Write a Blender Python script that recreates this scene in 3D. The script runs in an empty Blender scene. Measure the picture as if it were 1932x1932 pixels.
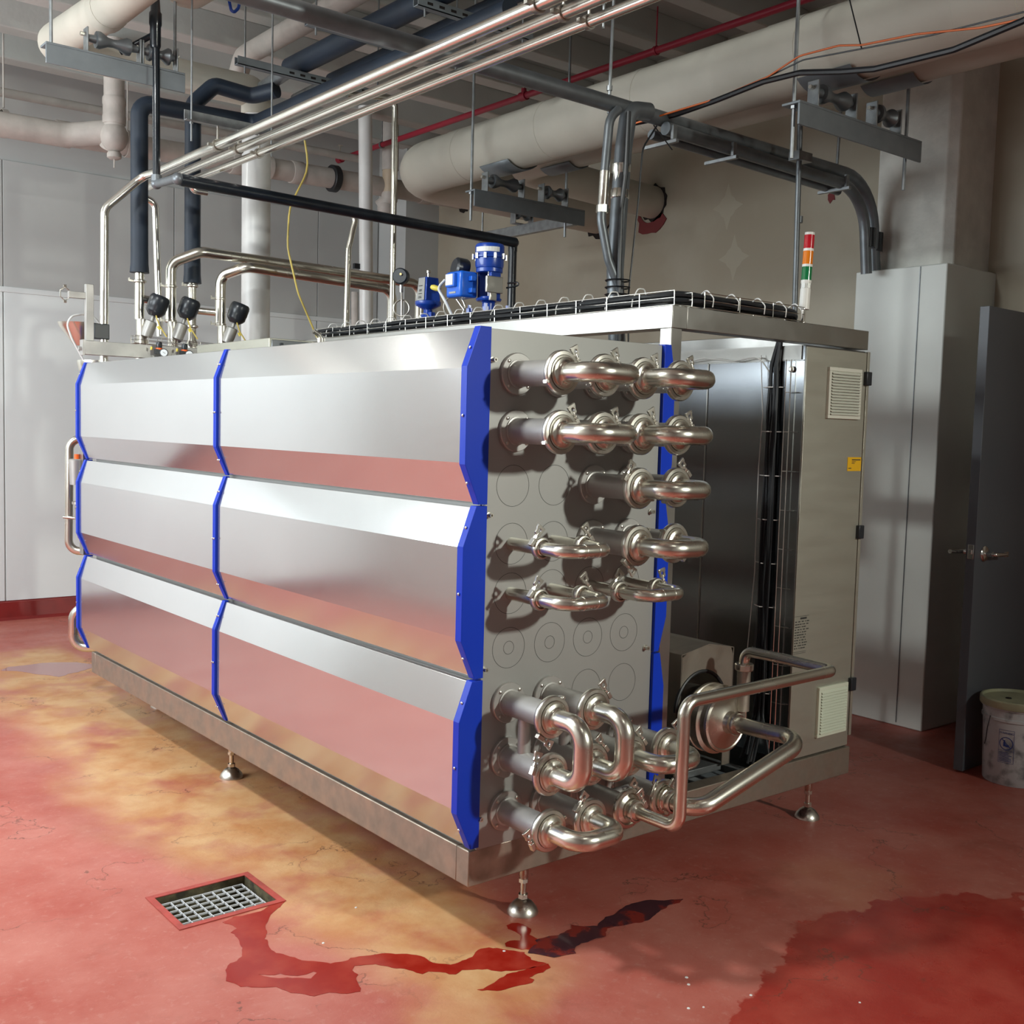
import bpy, math, random
from mathutils import Vector, Matrix, noise
random.seed(7)
PI = math.pi
scn = bpy.context.scene
COL = scn.collection
# ---------------------------------------------------------------- camera, world, lights, exposure
cam_d = bpy.data.cameras.new('camera'); cam_o = bpy.data.objects.new('camera', cam_d); COL.objects.link(cam_o)
_F = Vector((0.62750642, 0.77489536, -0.07597942)); _R = Vector((0.77814758, -0.62750726, 0.02685114)); _U = Vector((0.02687082, 0.07597246, 0.99674778))
cam_o.matrix_world = Matrix(((_R.x, _U.x, -_F.x, -1.84841576), (_R.y, _U.y, -_F.y, -2.4382113), (_R.z, _U.z, -_F.z, 1.52), (0, 0, 0, 1)))
cam_d.sensor_width = 36; cam_d.lens = 2062.80373 / 1932 * 36; cam_d.clip_start = .05
scn.camera = cam_o
scn.view_settings.view_transform = 'Standard'; scn.view_settings.look = 'None'
scn.view_settings.gamma = 1; scn.view_settings.use_curve_mapping = False
scn.view_settings.exposure = 0.0
try:
    scn.cycles.use_denoising = True
    scn.cycles.max_bounces = 8; scn.cycles.diffuse_bounces = 4; scn.cycles.glossy_bounces = 5
    scn.cycles.sample_clamp_indirect = 6
    scn.cycles.caustics_reflective = True; scn.cycles.blur_glossy = 1.0
except Exception: pass
world = bpy.data.worlds.new('world'); scn.world = world; world.use_nodes = True
world.node_tree.nodes['Background'].inputs[0].default_value = (.8, .85, .95, 1)
world.node_tree.nodes['Background'].inputs[1].default_value = .3
def area(name, loc, target, sx, sy, power, color, spread=None):
    d = bpy.data.lights.new(name, 'AREA'); d.shape = 'RECTANGLE'; d.size = sx; d.size_y = sy; d.energy = power; d.color = color
    if spread: d.spread = spread
    o = bpy.data.objects.new(name, d); COL.objects.link(o); o.location = loc
    o.rotation_euler = (Vector(target) - Vector(loc)).to_track_quat('-Z', 'Y').to_euler()
    return o
# daylight through the big opening in the left wall, and lamps, the back one an added fill
area('daylight_opening', (-3.45, 3.6, 2.25), (3, 4.3, .9), 4.4, 1.6, 245, (.86, .95, 1.0))
area('lamp_or_fill_light', (-2.1, .95, 3.86), (-1.6, .8, 0), .32, .32, 150, (.96, 1, .98))
area('lamp_or_fill_light', (1.78, -5.32, 2.95), (.35, 0, 1.1), .22, .22, 30, (.98, 1, .90), 1.15)
area('lamp_or_fill_light', (-.5, -2.4, 3.86), (-.2, -1.6, 0), .45, .45, 8, (.98, 1, .92))

area('lamp_or_fill_light', (-2.6, 4.9, 3.86), (-1.8, 5.9, 2.6), 1.4, .3, 70, (.97, 1, .97))  # added unseen fill: brightens the upper back wall mirrored in the panels

# ---------------------------------------------------------------- materials
M = {}
def mat(name, col, rough=.5, metal=0., var=0., vscale=8., bump=0., bscale=60., rvar=0., stretch=None, col2=None, coat=0., spec=.5, thr=(.35, .65), emis=None):
    m = bpy.data.materials.new(name); m.use_nodes = True; nt = m.node_tree; N = nt.nodes; L = nt.links
    b = N['Principled BSDF']; b.inputs['Roughness'].default_value = rough; b.inputs['Metallic'].default_value = metal
    b.inputs['Base Color'].default_value = (*col, 1); b.inputs['Coat Weight'].default_value = coat
    b.inputs['Specular IOR Level'].default_value = spec
    if emis: b.inputs['Emission Color'].default_value = (*col, 1); b.inputs['Emission Strength'].default_value = emis
    if var or bump or rvar:
        tc = N.new('ShaderNodeTexCoord'); mp = N.new('ShaderNodeMapping'); L.new(tc.outputs['Object'], mp.inputs[0])
        if stretch: mp.inputs['Scale'].default_value = stretch
    if var or rvar:
        n = N.new('ShaderNodeTexNoise'); n.inputs['Scale'].default_value = vscale; n.inputs['Detail'].default_value = 6; L.new(mp.outputs[0], n.inputs[0])
        mr = N.new('ShaderNodeMapRange'); mr.inputs[1].default_value = thr[0]; mr.inputs[2].default_value = thr[1]; L.new(n.outputs[0], mr.inputs[0])
        if var:
            mx = N.new('ShaderNodeMix'); mx.data_type = 'RGBA'; L.new(mr.outputs[0], mx.inputs[0])
            c2 = col2 or tuple(c * (1 - var) for c in col)
            mx.inputs[6].default_value = (*col, 1); mx.inputs[7].default_value = (*c2, 1); L.new(mx.outputs[2], b.inputs['Base Color'])
        if rvar:
            m2 = N.new('ShaderNodeMapRange'); m2.inputs[3].default_value = rough; m2.inputs[4].default_value = rough + rvar; L.new(mr.outputs[0], m2.inputs[0]); L.new(m2.outputs[0], b.inputs['Roughness'])
    if bump:
        n2 = N.new('ShaderNodeTexNoise'); n2.inputs['Scale'].default_value = bscale; n2.inputs['Detail'].default_value = 5; L.new(mp.outputs[0], n2.inputs[0])
        bp = N.new('ShaderNodeBump'); bp.inputs['Strength'].default_value = bump; bp.inputs['Distance'].default_value = .004; L.new(n2.outputs[0], bp.inputs['Height']); L.new(bp.outputs[0], b.inputs['Normal'])
    M[name] = m; return m
mat('panel_steel', (.69, .695, .70), .11, .90, rvar=.06, vscale=1.2, bump=.018, bscale=3, var=.06)
mat('plate_steel', (.36, .36, .345), .46, .55, rvar=.05, vscale=3, var=.06)
mat('frame_steel', (.40, .345, .285), .42, .8, rvar=.18, vscale=14, var=.28, bump=.05, bscale=90)
mat('beam_steel', (.46, .455, .43), .30, 1, rvar=.1, vscale=6, var=.1)
mat('cabinet_steel', (.50, .49, .42), .44, .8, rvar=.1, vscale=3, var=.1, stretch=(1, 1, 6))
mat('dark_mirror', (.32, .34, .36), .20, 1, rvar=.08, vscale=2, stretch=(1, 1, .3))
mat('tube_steel', (.72, .70, .62), .23, 1, rvar=.06, vscale=5)
mat('bright_tube', (.86, .85, .78), .2, 1, rvar=.05, vscale=5)
mat('sleeve_steel', (.46, .45, .43), .42, .65, rvar=.1, vscale=12, var=.12)
mat('cast_steel', (.62, .60, .54), .27, 1, rvar=.1, vscale=20)
mat('galvanised', (.34, .36, .37), .45, .85, var=.25, vscale=25)
mat('painted_strut', (.22, .25, .27), .5, .3, var=.15, vscale=10)
mat('conduit_grey', (.20, .22, .235), .42, .6, var=.2, vscale=14)
mat('blue_trim', (.003, .036, .46), .38, 0, spec=.3)
mat('blue_paint', (.008, .05, .33), .3, 0, coat=.3)
mat('blue_box', (.01, .12, .62), .32, 0, coat=.2)
mat('insulation', (.014, .026, .046), .55, 0, var=.3, vscale=6, bump=.15, bscale=30)
mat('black_iron', (.010, .015, .022), .28, 0, var=.3, vscale=20, bump=.1, bscale=60, coat=.3)
mat('black_rubber', (.012, .013, .015), .5)
mat('black_plastic', (.016, .02, .026), .32, coat=.1)
mat('cable_black', (.013, .015, .018), .42)
mat('white_plastic', (.72, .72, .68), .4)
mat('tie_white', (.8, .8, .78), .4)
mat('white_pipe', (.82, .83, .81), .33, 0, var=.12, vscale=5, bump=.25, bscale=14, coat=.1)
mat('cream_wrap', (.56, .53, .45), .62, 0, var=.14, vscale=3, bump=.3, bscale=9)
mat('pvc_paint', (.50, .46, .42), .6, 0, var=.18, vscale=9, bump=.35, bscale=40)
mat('pvc_raw', (.52, .42, .30), .5, 0, var=.1, vscale=5)
mat('wall_paint', (.50, .52, .51), .6, 0, var=.08, vscale=1.2, bump=.1, bscale=20)
mat('wall_panel', (.74, .79, .79), .38, 0, var=.03, vscale=1.5)
mat('wall_brown', (.36, .315, .235), .62, 0, col2=(.44, .41, .33), var=.1, vscale=1.3, bump=.12, bscale=14, thr=(.4, .7))
mat('wall_far', (.66, .68, .66), .6)
mat('concrete', (.72, .72, .66), .7, 0, var=.2, vscale=7, bump=.6, bscale=35)
mat('cladding', (.74, .78, .74), .33, 0, var=.08, vscale=2.5, bump=.12, bscale=50)
mat('ceiling_paint', (.44, .45, .43), .75, 0, var=.1, vscale=2, bump=.3, bscale=20)
mat('ceiling_rib', (.54, .55, .52), .7, 0, var=.1, vscale=3, bump=.3, bscale=25)
mat('base_red', (.22, .018, .016), .35, 0, var=.25, vscale=6)
mat('door_grey', (.085, .095, .11), .42, 0, var=.06, vscale=3)
mat('chrome', (.75, .74, .72), .12, 1)
mat('red_paint', (.30, .015, .035), .4)
mat('dark_hole', (.012, .008, .007), .9)
mat('sealant_red', (.16, .02, .02), .7)
mat('pail_white', (.50, .52, .53), .5, 0, var=.6, col2=(.12, .13, .14), vscale=16, thr=(.5, .72), bump=.2, bscale=60)
mat('pail_lid', (.42, .43, .28), .5, 0, var=.3, vscale=8)
mat('print_blue', (.02, .05, .22), .6)
mat('print_black', (.03, .03, .028), .6)
mat('label_yellow', (.75, .42, .01), .45)
mat('label_white', (.70, .70, .68), .5)
mat('label_grey', (.35, .35, .33), .4, .5)
mat('lamp_red', (.45, .01, .02), .15, coat=.4); mat('lamp_amber', (.70, .19, .01), .15, coat=.4); mat('lamp_green', (.005, .16, .05), .15, coat=.4)
mat('orange_cable', (.75, .16, .02), .5); mat('yellow_hose', (.62, .48, .12), .45); mat('clear_hose', (.65, .66, .64), .3); mat('yellow_tag', (.75, .62, .10), .5)
mat('dial_white', (.8, .82, .84), .3); mat('brass', (.55, .42, .2), .3, .9)
mat('vent_cream', (.60, .60, .52), .5); mat('vent_light', (.60, .64, .52), .45)
mat('hood_steel', (.46, .42, .36), .42, 1, var=.2, vscale=8, rvar=.15)
mat('pump_steel', (.66, .62, .54), .25, 1, rvar=.1, vscale=10)
mat('drain_steel', (.66, .68, .70), .4, .3); mat('drain_red', (.42, .06, .045), .45, 0, var=.3, vscale=20, bump=.3, bscale=50)
mat('grime', (.035, .03, .018), .8, 0, col2=(.12, .10, .05), var=.5, vscale=30, bump=.8, bscale=50)
mat('wet_red', (.27, .013, .007), .16, 0, spec=.25, var=.3, col2=(.34, .035, .02), vscale=9, coat=0, thr=(.45, .7))
mat('wet_dark', (.06, .022, .03), .10, 0, col2=(.24, .03, .022), var=.5, vscale=11, coat=.5, thr=(.5, .6))
mat('wet_pink', (.33, .11, .10), .08, 0, coat=.4)
mat('lamp_glow', (1, .97, .9), .5, emis=6)
mat('seal_dark', (.03, .028, .026), .6)
mat('sign_orange', (.8, .12, .01), .4)

# ---------------------------------------------------------------- geometry helpers
class MB:
    def __init__(s): s.v = []; s.f = []
    def add(s, vs, fs):
        o = len(s.v); s.v += [tuple(p) for p in vs]; s.f += [tuple(i + o for i in f) for f in fs]; return s
    def box(s, x0, y0, z0, x1, y1, z1):
        x0, x1 = min(x0, x1), max(x0, x1); y0, y1 = min(y0, y1), max(y0, y1); z0, z1 = min(z0, z1), max(z0, z1)
        return s.add([(x0,y0,z0),(x1,y0,z0),(x1,y1,z0),(x0,y1,z0),(x0,y0,z1),(x1,y0,z1),(x1,y1,z1),(x0,y1,z1)],
                     [(0,3,2,1),(4,5,6,7),(0,1,5,4),(1,2,6,5),(2,3,7,6),(3,0,4,7)])
    def obox(s, c, sx, sy, sz, rot=None):
        m = MB().box(-sx/2, -sy/2, -sz/2, sx/2, sy/2, sz/2); R = rot or Matrix.Identity(3)
        return s.add([Vector(c) + R @ Vector(p) for p in m.v], m.f)
    def prism(s, poly, ax, a, b):      # poly in the two other axes (order x,y,z without ax)
        n = len(poly)
        def P(u, w, t): return (t, u, w) if ax == 'x' else ((u, t, w) if ax == 'y' else (u, w, t))
        vs = [P(u, w, a) for u, w in poly] + [P(u, w, b) for u, w in poly]
        area2 = sum(poly[i][0]*poly[(i+1) % n][1] - poly[(i+1) % n][0]*poly[i][1] for i in range(n))
        flip = (area2 > 0) == (ax != 'y'); flip = flip if b > a else not flip
        top = tuple(range(n, 2*n)); bot = tuple(range(n))[::-1]; sd = [(i, (i+1) % n, n+(i+1) % n, n+i) for i in range(n)]
        fs = [top, bot] + sd
        if not flip: fs = [f[::-1] for f in fs]
        return s.add(vs, fs)
    def rev(s, prof, p0, axis=(0, 0, 1), n=20, closed=False):   # prof [(r, h)]
        ax = Vector(axis).normalized(); u = ax.orthogonal().normalized(); w = ax.cross(u); p0 = Vector(p0)
        vs = []; fs = []; k = len(prof)
        for r, h in prof:
            for i in range(n):
                a = 2*PI*i/n; vs.append(p0 + ax*h + (u*math.cos(a) + w*math.sin(a))*r)
        for j in range(k-1 + (1 if closed else 0)):
            j2 = (j+1) % k
            for i in range(n): fs.append((j*n+i, j*n+(i+1) % n, j2*n+(i+1) % n, j2*n+i))
        if not closed:
            if prof[0][0] > 1e-6: fs.append(tuple(range(n))[::-1])
            if prof[-1][0] > 1e-6: fs.append(tuple(range((k-1)*n, k*n)))
        return s.add(vs, fs)
    def cyl(s, p0, p1, r, r2=None, n=14):
        d = Vector(p1) - Vector(p0); return s.rev([(r, 0), (r if r2 is None else r2, d.length)], p0, d, n)
    def tube(s, pts, r, n=14, bend=0., seg=6, caps=True):
        P = [Vector(p) for p in pts]; path = [P[0]]
        for i in range(1, len(P)-1):
            a, b, c = P[i-1], P[i], P[i+1]; d1 = (b-a); d2 = (c-b); l1, l2 = d1.length, d2.length; d1.normalize(); d2.normalize()
            ang = d1.angle(d2, 0)
            if bend <= 0 or ang < .03: path.append(b); continue
            t = min(bend*math.tan(ang/2), l1*.499, l2*.499); rr = t/math.tan(ang/2)
            nrm = (d2 - d1*d1.dot(d2)).normalized(); cen = b - d1*t + nrm*rr; st = b - d1*t - cen
            axs = d1.cross(nrm).normalized()
            m = max(2, int(seg*ang/(PI/2)+.5))
            for k in range(m+1): path.append(cen + Matrix.Rotation(ang*k/m, 3, axs) @ st)
        path.append(P[-1])
        q = [path[0]]
        for p in path[1:]:
            if (p-q[-1]).length > 1e-5: q.append(p)
        path = q; T = []
        for i in range(len(path)):
            a = path[max(0, i-1)]; b = path[min(len(path)-1, i+1)]; T.append((b-a).normalized())
        u = T[0].orthogonal().normalized(); vs = []; fs = []
        for i, p in enumerate(path):
            if i: u = (u - T[i]*u.dot(T[i])).normalized()
            w = T[i].cross(u)
            sc = 1.
            if 0 < i < len(path)-1:
                h = (path[i]-path[i-1]).normalized().angle((path[i+1]-path[i]).normalized(), 0)/2; sc = 1/max(.5, math.cos(h))
            for k in range(n):
                a = 2*PI*k/n; vs.append(p + (u*math.cos(a) + w*math.sin(a))*r*(1 + (sc-1)*.5))
        for i in range(len(path)-1):
            for k in range(n): fs.append((i*n+k, i*n+(k+1) % n, (i+1)*n+(k+1) % n, (i+1)*n+k))
        if caps: fs.append(tuple(range(n))[::-1]); fs.append(tuple(range((len(path)-1)*n, len(path)*n)))
        return s.add(vs, fs)
    def sphere(s, c, r, sz=1., n=14):
        m = n//2; return s.rev([(max(1e-7, r*math.sin(PI*k/m)), -r*sz*math.cos(PI*k/m)) for k in range(m+1)], c, (0, 0, 1), n)
ORG = {}
def tag(o, label=None, cat=None, group=None, kind=None):
    if label: o['label'] = label
    if cat: o['category'] = cat
    if group: o['group'] = group
    if kind: o['kind'] = kind
    return o
def thing(name, loc, label, cat, group=None):
    o = bpy.data.objects.new(name, None); COL.objects.link(o); o.location = loc; o.empty_display_size = .05
    ORG[o] = Vector(loc); return tag(o, label, cat, group)
SPLIT = {'saddle', 'elbow', 'wrap_band', 'nut', 'bolt', 'cable_tie', 'hood_side', 'screw', 'rivet', 'weld_seam', 'coupling', 'latch', 'mounting_lug', 'threaded_rod', 'cross_member', 'dial_screw', 'drop', 'slot'}
def pieces(mb):
    par = list(range(len(mb.v)))
    def find(i):
        while par[i] != i: par[i] = par[par[i]]; i = par[i]
        return i
    for f in mb.f:
        a = find(f[0])
        for k in f[1:]: par[find(k)] = a
    out = {}
    for f in mb.f: out.setdefault(find(f[0]), []).append(f)
    res = []
    for fs in out.values():
        ids = sorted({i for f in fs for i in f}); mp = {i: k for k, i in enumerate(ids)}; q = MB()
        q.add([mb.v[i] for i in ids], [tuple(mp[i] for i in f) for f in fs]); res.append(q)
    return res
def build(mb, name, m, parent=None, bevel=0., smooth=True, angle=38, **kw):
    if parent is not None and name in SPLIT and not kw.pop('whole', False):
        ps = pieces(mb)
        if len(ps) > 1: return [build(p, name, m, parent, bevel, smooth, angle, whole=True, **kw) for p in ps][0]
    kw.pop('whole', None)
    if parent is None:
        xs = [p[0] for p in mb.v]; ys = [p[1] for p in mb.v]; zs = [p[2] for p in mb.v]
        org = Vector(((min(xs)+max(xs))/2, (min(ys)+max(ys))/2, min(zs)))
    else: org = ORG[parent]
    me = bpy.data.meshes.new(name); me.from_pydata([tuple(Vector(p) - org) for p in mb.v], [], mb.f); me.update()
    me.materials.append(M[m] if isinstance(m, str) else m)
    if smooth:
        me.polygons.foreach_set('use_smooth', [True]*len(me.polygons)); me.set_sharp_from_angle(angle=math.radians(angle))
    o = bpy.data.objects.new(name, me); COL.objects.link(o)
    if parent is None: o.location = org
    else: o.parent = parent
    ORG[o] = org
    if bevel:
        bv = o.modifiers.new('bevel', 'BEVEL'); bv.width = bevel; bv.segments = 2; bv.limit_method = 'ANGLE'; bv.harden_normals = False
    return tag(o, kw.get('label'), kw.get('cat'), kw.get('group'), kw.get('kind'))
def struct(mb, name, m, parent=None, **kw): return build(mb, name, m, parent, kind='structure' if parent is None else None, **kw)
def copy_tree(root, offset, label=None, rotz=0):
    r = root.copy(); COL.objects.link(r); r.location = root.location + Vector(offset); r.rotation_euler = (0, 0, rotz)
    if label: r['label'] = label
    for ch in [c for c in root.children]:
        c = ch.copy(); COL.objects.link(c); c.parent = r
        for g in [k for k in ch.children]:
            d = g.copy(); COL.objects.link(d); d.parent = c
    return r

# floor outlines (x, y in metres)
PUD_MAIN=[(-0.255,0.624),(-0.3,0.626),(-0.353,0.598),(-0.385,0.6),(-0.436,0.608),(-0.479,0.595),(-0.466,0.559),(-0.463,0.532),(-0.487,0.517),(-0.489,0.46),(-0.504,0.408),(-0.528,0.364),(-0.548,0.343),(-0.573,0.343),(-0.601,0.318),(-0.602,0.295),(-0.62,0.259),(-0.601,0.209),(-0.566,0.181),(-0.553,0.167),(-0.523,0.15),(-0.509,0.102),(-0.464,0.049),(-0.424,0.041),(-0.392,0.009),(-0.356,-0.003),(-0.347,0.012),(-0.333,0.061),(-0.315,0.082),(-0.314,0.11),(-0.297,0.126),(-0.253,0.109),(-0.208,0.051),(-0.181,0.008),(-0.167,-0.019),(-0.145,-0.02),(-0.121,-0.041),(-0.107,-0.066),(-0.095,-0.074),(-0.065,-0.069),(-0.005,-0.106),(0.018,-0.139),(0.067,-0.165),(0.1,-0.175),(0.154,-0.18),(0.132,-0.136),(0.138,-0.112),(0.144,-0.088),(0.1,-0.035),(0.08,-0.005),(0.042,0.0),(0.004,-0.023),(-0.02,-0.027),(-0.074,-0.026),(-0.097,-0.0),(-0.112,0.028),(-0.106,0.054),(-0.127,0.09),(-0.164,0.12),(-0.184,0.14),(-0.212,0.149),(-0.256,0.168),(-0.28,0.173),(-0.305,0.167),(-0.344,0.182),(-0.376,0.219),(-0.4,0.242),(-0.415,0.283),(-0.44,0.325),(-0.442,0.363),(-0.421,0.411),(-0.428,0.422),(-0.404,0.45),(-0.389,0.493),(-0.364,0.53),(-0.341,0.555),(-0.313,0.577),(-0.29,0.59)]
PUD_HOLE=[(-0.533,0.24),(-0.527,0.222),(-0.508,0.2),(-0.459,0.16),(-0.429,0.136),(-0.414,0.148),(-0.4,0.155),(-0.404,0.167),(-0.425,0.167),(-0.452,0.172),(-0.469,0.188),(-0.483,0.21),(-0.502,0.212)]
PUD_SMALL=[(-0.095,-0.181),(-0.063,-0.182),(-0.022,-0.173),(0.022,-0.159),(0.051,-0.167),(0.075,-0.171),(0.109,-0.172),(0.125,-0.179),(0.158,-0.183),(0.146,-0.201),(0.112,-0.211),(0.084,-0.211),(0.059,-0.212),(0.063,-0.228),(0.048,-0.237),(0.013,-0.23),(-0.005,-0.227),(-0.046,-0.22)]
PUD_DARK=[(0.149,-0.099),(0.19,-0.077),(0.211,-0.078),(0.218,-0.052),(0.267,-0.057),(0.294,-0.069),(0.334,-0.059),(0.356,-0.062),(0.372,-0.039),(0.397,-0.069),(0.433,-0.09),(0.499,-0.064),(0.543,-0.062),(0.608,-0.04),(0.648,-0.043),(0.705,-0.057),(0.739,-0.084),(0.799,-0.114),(0.766,-0.127),(0.73,-0.118),(0.704,-0.126),(0.648,-0.137),(0.603,-0.155),(0.554,-0.153),(0.517,-0.139),(0.477,-0.13),(0.444,-0.122),(0.406,-0.157),(0.376,-0.151),(0.336,-0.152),(0.318,-0.147),(0.279,-0.156),(0.259,-0.185),(0.233,-0.173),(0.194,-0.167),(0.169,-0.127)]
PUD_RED=[(0.211,0.077),(0.231,0.078),(0.25,0.068),(0.255,0.037),(0.257,0.012),(0.228,-0.014),(0.227,-0.059),(0.199,-0.084),(0.171,-0.09),(0.144,-0.07),(0.125,-0.03),(0.131,-0.012),(0.156,-0.011),(0.18,-0.026),(0.206,0.002),(0.207,0.025),(0.2,0.053)]
PUD_PINK=[(-0.155,4.455),(-0.095,4.527),(-0.04,4.529),(0.015,4.527),(0.106,4.539),(0.188,4.511),(0.285,4.451),(0.35,4.341),(0.339,4.257),(0.28,4.227),(0.198,4.169),(0.149,4.165),(0.123,4.131),(0.077,4.109),(0.037,4.185),(-0.013,4.25),(-0.041,4.319),(-0.077,4.385)]
ST_TAN=[(-0.063,4.845),(0.252,4.941),(0.376,4.481),(0.247,3.804),(0.307,2.938),(0.26,2.193),(0.245,1.498),(0.222,0.885),(0.194,0.349),(0.121,-0.046),(0.065,-0.233),(-0.1,-0.184),(-0.144,-0.046),(-0.205,0.189),(-0.246,0.429),(-0.246,0.711),(-0.305,1.075),(-0.399,1.319),(-0.447,1.679),(-0.339,2.405),(-0.287,3.325),(-0.363,3.628)]
ST_TAN2=[(-0.231,-0.123),(-0.066,-0.139),(0.082,-0.281),(-0.089,-0.395),(-0.261,-0.354),(-0.33,-0.219)]
ST_TAN3=[(1.252,-0.218),(1.451,-0.274),(1.539,-0.448),(1.294,-0.482),(1.143,-0.424)]
ST_RED=[(1.109,-0.448),(1.382,-0.545),(1.765,-0.767),(0.965,-1.252),(0.331,-0.903),(0.333,-0.703),(0.583,-0.609),(0.802,-0.495)]
ST_RED2=[(-0.704,1.532),(-0.418,1.271),(-0.547,1.027),(-0.9,1.078),(-0.972,1.432)]
ST_DUSK=[(0.781,0.495),(1.27,0.284),(0.924,0.097),(0.45,0.118)]

# ---------------------------------------------------------------- floor with its stains
def dist_poly(x, y, P):
    ins = False; best = 1e9; n = len(P)
    for i in range(n):
        x1, y1 = P[i]; x2, y2 = P[(i+1) % n]
        if (y1 > y) != (y2 > y) and x < (x2-x1)*(y-y1)/(y2-y1)+x1: ins = not ins
        dx, dy = x2-x1, y2-y1; t = max(0, min(1, ((x-x1)*dx+(y-y1)*dy)/(dx*dx+dy*dy+1e-12)))
        d = math.hypot(x-x1-t*dx, y-y1-t*dy); best = min(best, d)
    return -best if ins else best
def sst(a, b, x):
    t = max(0, min(1, (x-a)/(b-a))); return t*t*(3-2*t)
def floor_mesh():
    def axis(a, b, fine0, fine1, st, cs):
        out = [a]; x = a
        while x < b-1e-6:
            x += st if fine0 <= x < fine1 else cs
            out.append(min(x, b))
        return out
    hx0, hx1, hy0, hy1 = -.585, -.278, .640, .874           # the drain opening
    xs = sorted(set([round(v, 4) for v in axis(-5.3, 4.1, -1.3, 3.0, .035, .3)] + [hx0, hx1]))
    ys = sorted(set([round(v, 4) for v in axis(-5.6, 6.4, -1.2, 5.2, .035, .3)] + [hy0, hy1]))
    nx = len(xs); V = [(x, y, 0) for y in ys for x in xs]
    Fc = [(j*nx+i, j*nx+i+1, (j+1)*nx+i+1, (j+1)*nx+i) for j in range(len(ys)-1) for i in range(nx-1)
          if not (xs[i] >= hx0-1e-6 and xs[i+1] <= hx1+1e-6 and ys[j] >= hy0-1e-6 and ys[j+1] <= hy1+1e-6)]
    me = bpy.data.meshes.new('floor'); me.from_pydata(V, [], Fc); me.update()
    ca = me.color_attributes.new('stain', 'FLOAT_COLOR', 'POINT'); data = []
    for x, y, z in V:
        w = noise.noise(Vector((x*3, y*3, 2)))*.09 + noise.noise(Vector((x*9, y*9, 5)))*.04
        near = -1.5 < x < 3.2 and -1.6 < y < 6.3
        tan = red = 0
        if near:
            xx, yy = x + w, y + w*1.2
            tan = max(1-sst(-.10, .22, dist_poly(xx, yy, ST_TAN)), (1-sst(-.05, .1, dist_poly(xx, yy, ST_TAN2)))*.75, (1-sst(-.05, .12, dist_poly(xx, yy, ST_TAN3)))*.5)
            if x > .35: tan *= .35
            red = max(1-sst(-.06, .06, dist_poly(xx, yy, ST_RED)), 0)
        b = .5 + .5*noise.noise(Vector((x*1.7, y*1.7, 9)))
        data += [tan, red, b, 1]
    ca.data.foreach_set('color', data)
    return me
fm = bpy.data.materials.new('floor_epoxy'); fm.use_nodes = True; nt = fm.node_tree; N = nt.nodes; L = nt.links; bs = N['Principled BSDF']
def nz(scale, detail=8, rough=.6, coord=None):
    n = N.new('ShaderNodeTexNoise'); n.inputs['Scale'].default_value = scale; n.inputs['Detail'].default_value = detail; n.inputs['Roughness'].default_value = rough
    L.new(coord, n.inputs[0]); return n.outputs[0]
def rng(src, a, b, c=0, d=1):
    r = N.new('ShaderNodeMapRange'); r.inputs[1].default_value = a; r.inputs[2].default_value = b; r.inputs[3].default_value = c; r.inputs[4].default_value = d
    L.new(src, r.inputs[0]); return r.outputs[0]
def mixc(fac, a, b):
    m = N.new('ShaderNodeMix'); m.data_type = 'RGBA'
    L.new(fac, m.inputs[0])
    for k, c in ((6, a), (7, b)):
        if isinstance(c, tuple): m.inputs[k].default_value = (*c, 1)
        else: L.new(c, m.inputs[k])
    return m.outputs[2]
def mth(op, a, b):
    m = N.new('ShaderNodeMath'); m.operation = op; m.use_clamp = op != 'ADD'
    for k, c in ((0, a), (1, b)):
        if isinstance(c, (int, float)): m.inputs[k].default_value = c
        else: L.new(c, m.inputs[k])
    return m.outputs[0]
co = N.new('ShaderNodeTexCoord').outputs['Object']
at_ = N.new('ShaderNodeAttribute'); at_.attribute_name = 'stain'; sp = N.new('ShaderNodeSeparateColor'); L.new(at_.outputs['Color'], sp.inputs[0])
tan = mth('MULTIPLY', sp.outputs[0], rng(nz(3.0, 8, .6, co), .28, .5))
col = mixc(rng(nz(2.2, 8, .65, co), .35, .65), (.36, .070, .048), (.45, .150, .115))
col = mixc(mth('MULTIPLY', rng(nz(34, 6, .7, co), .55, .72), .35), col, (.56, .32, .26))
col = mixc(tan, col, mixc(rng(nz(4.5, 7, .6, co), .38, .62), (.48, .22, .085), (.57, .34, .165)))
redm = rng(mth('ADD', sp.outputs[1], rng(nz(9, 9, .7, co), .3, .7, -.35, .35)), .42, .52)
col = mixc(mth('MULTIPLY', redm, .95), col, mixc(rng(nz(5, 6, .6, co), .4, .7), (.30, .022, .014), (.38, .055, .036)))
col = mixc(mth('MULTIPLY', rng(nz(70, 4, .8, co), .66, .74), .6), col, (.62, .42, .34))
col = mixc(mth('MULTIPLY', rng(nz(1.3, 8, .7, co), .60, .72), .5), col, (.20, .05, .03))
cr = nz(1.1, 10, .55, co); ab = N.new('ShaderNodeMath'); ab.operation = 'ABSOLUTE'; sb_ = N.new('ShaderNodeMath'); sb_.operation = 'SUBTRACT'; L.new(cr, sb_.inputs[0]); sb_.inputs[1].default_value = .5; L.new(sb_.outputs[0], ab.inputs[0])
crack = mth('MULTIPLY', rng(ab.outputs[0], .0025, .0008), rng(nz(1.9, 3, .5, co), .46, .56))
col = mixc(mth('MULTIPLY', crack, .75), col, (.12, .045, .03))
L.new(col, bs.inputs['Base Color'])
rr = mth('SUBTRACT', rng(nz(6, 6, .6, co), .3, .7, .36, .58), mth('MULTIPLY', redm, .14)); L.new(rr, bs.inputs['Roughness'])
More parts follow.
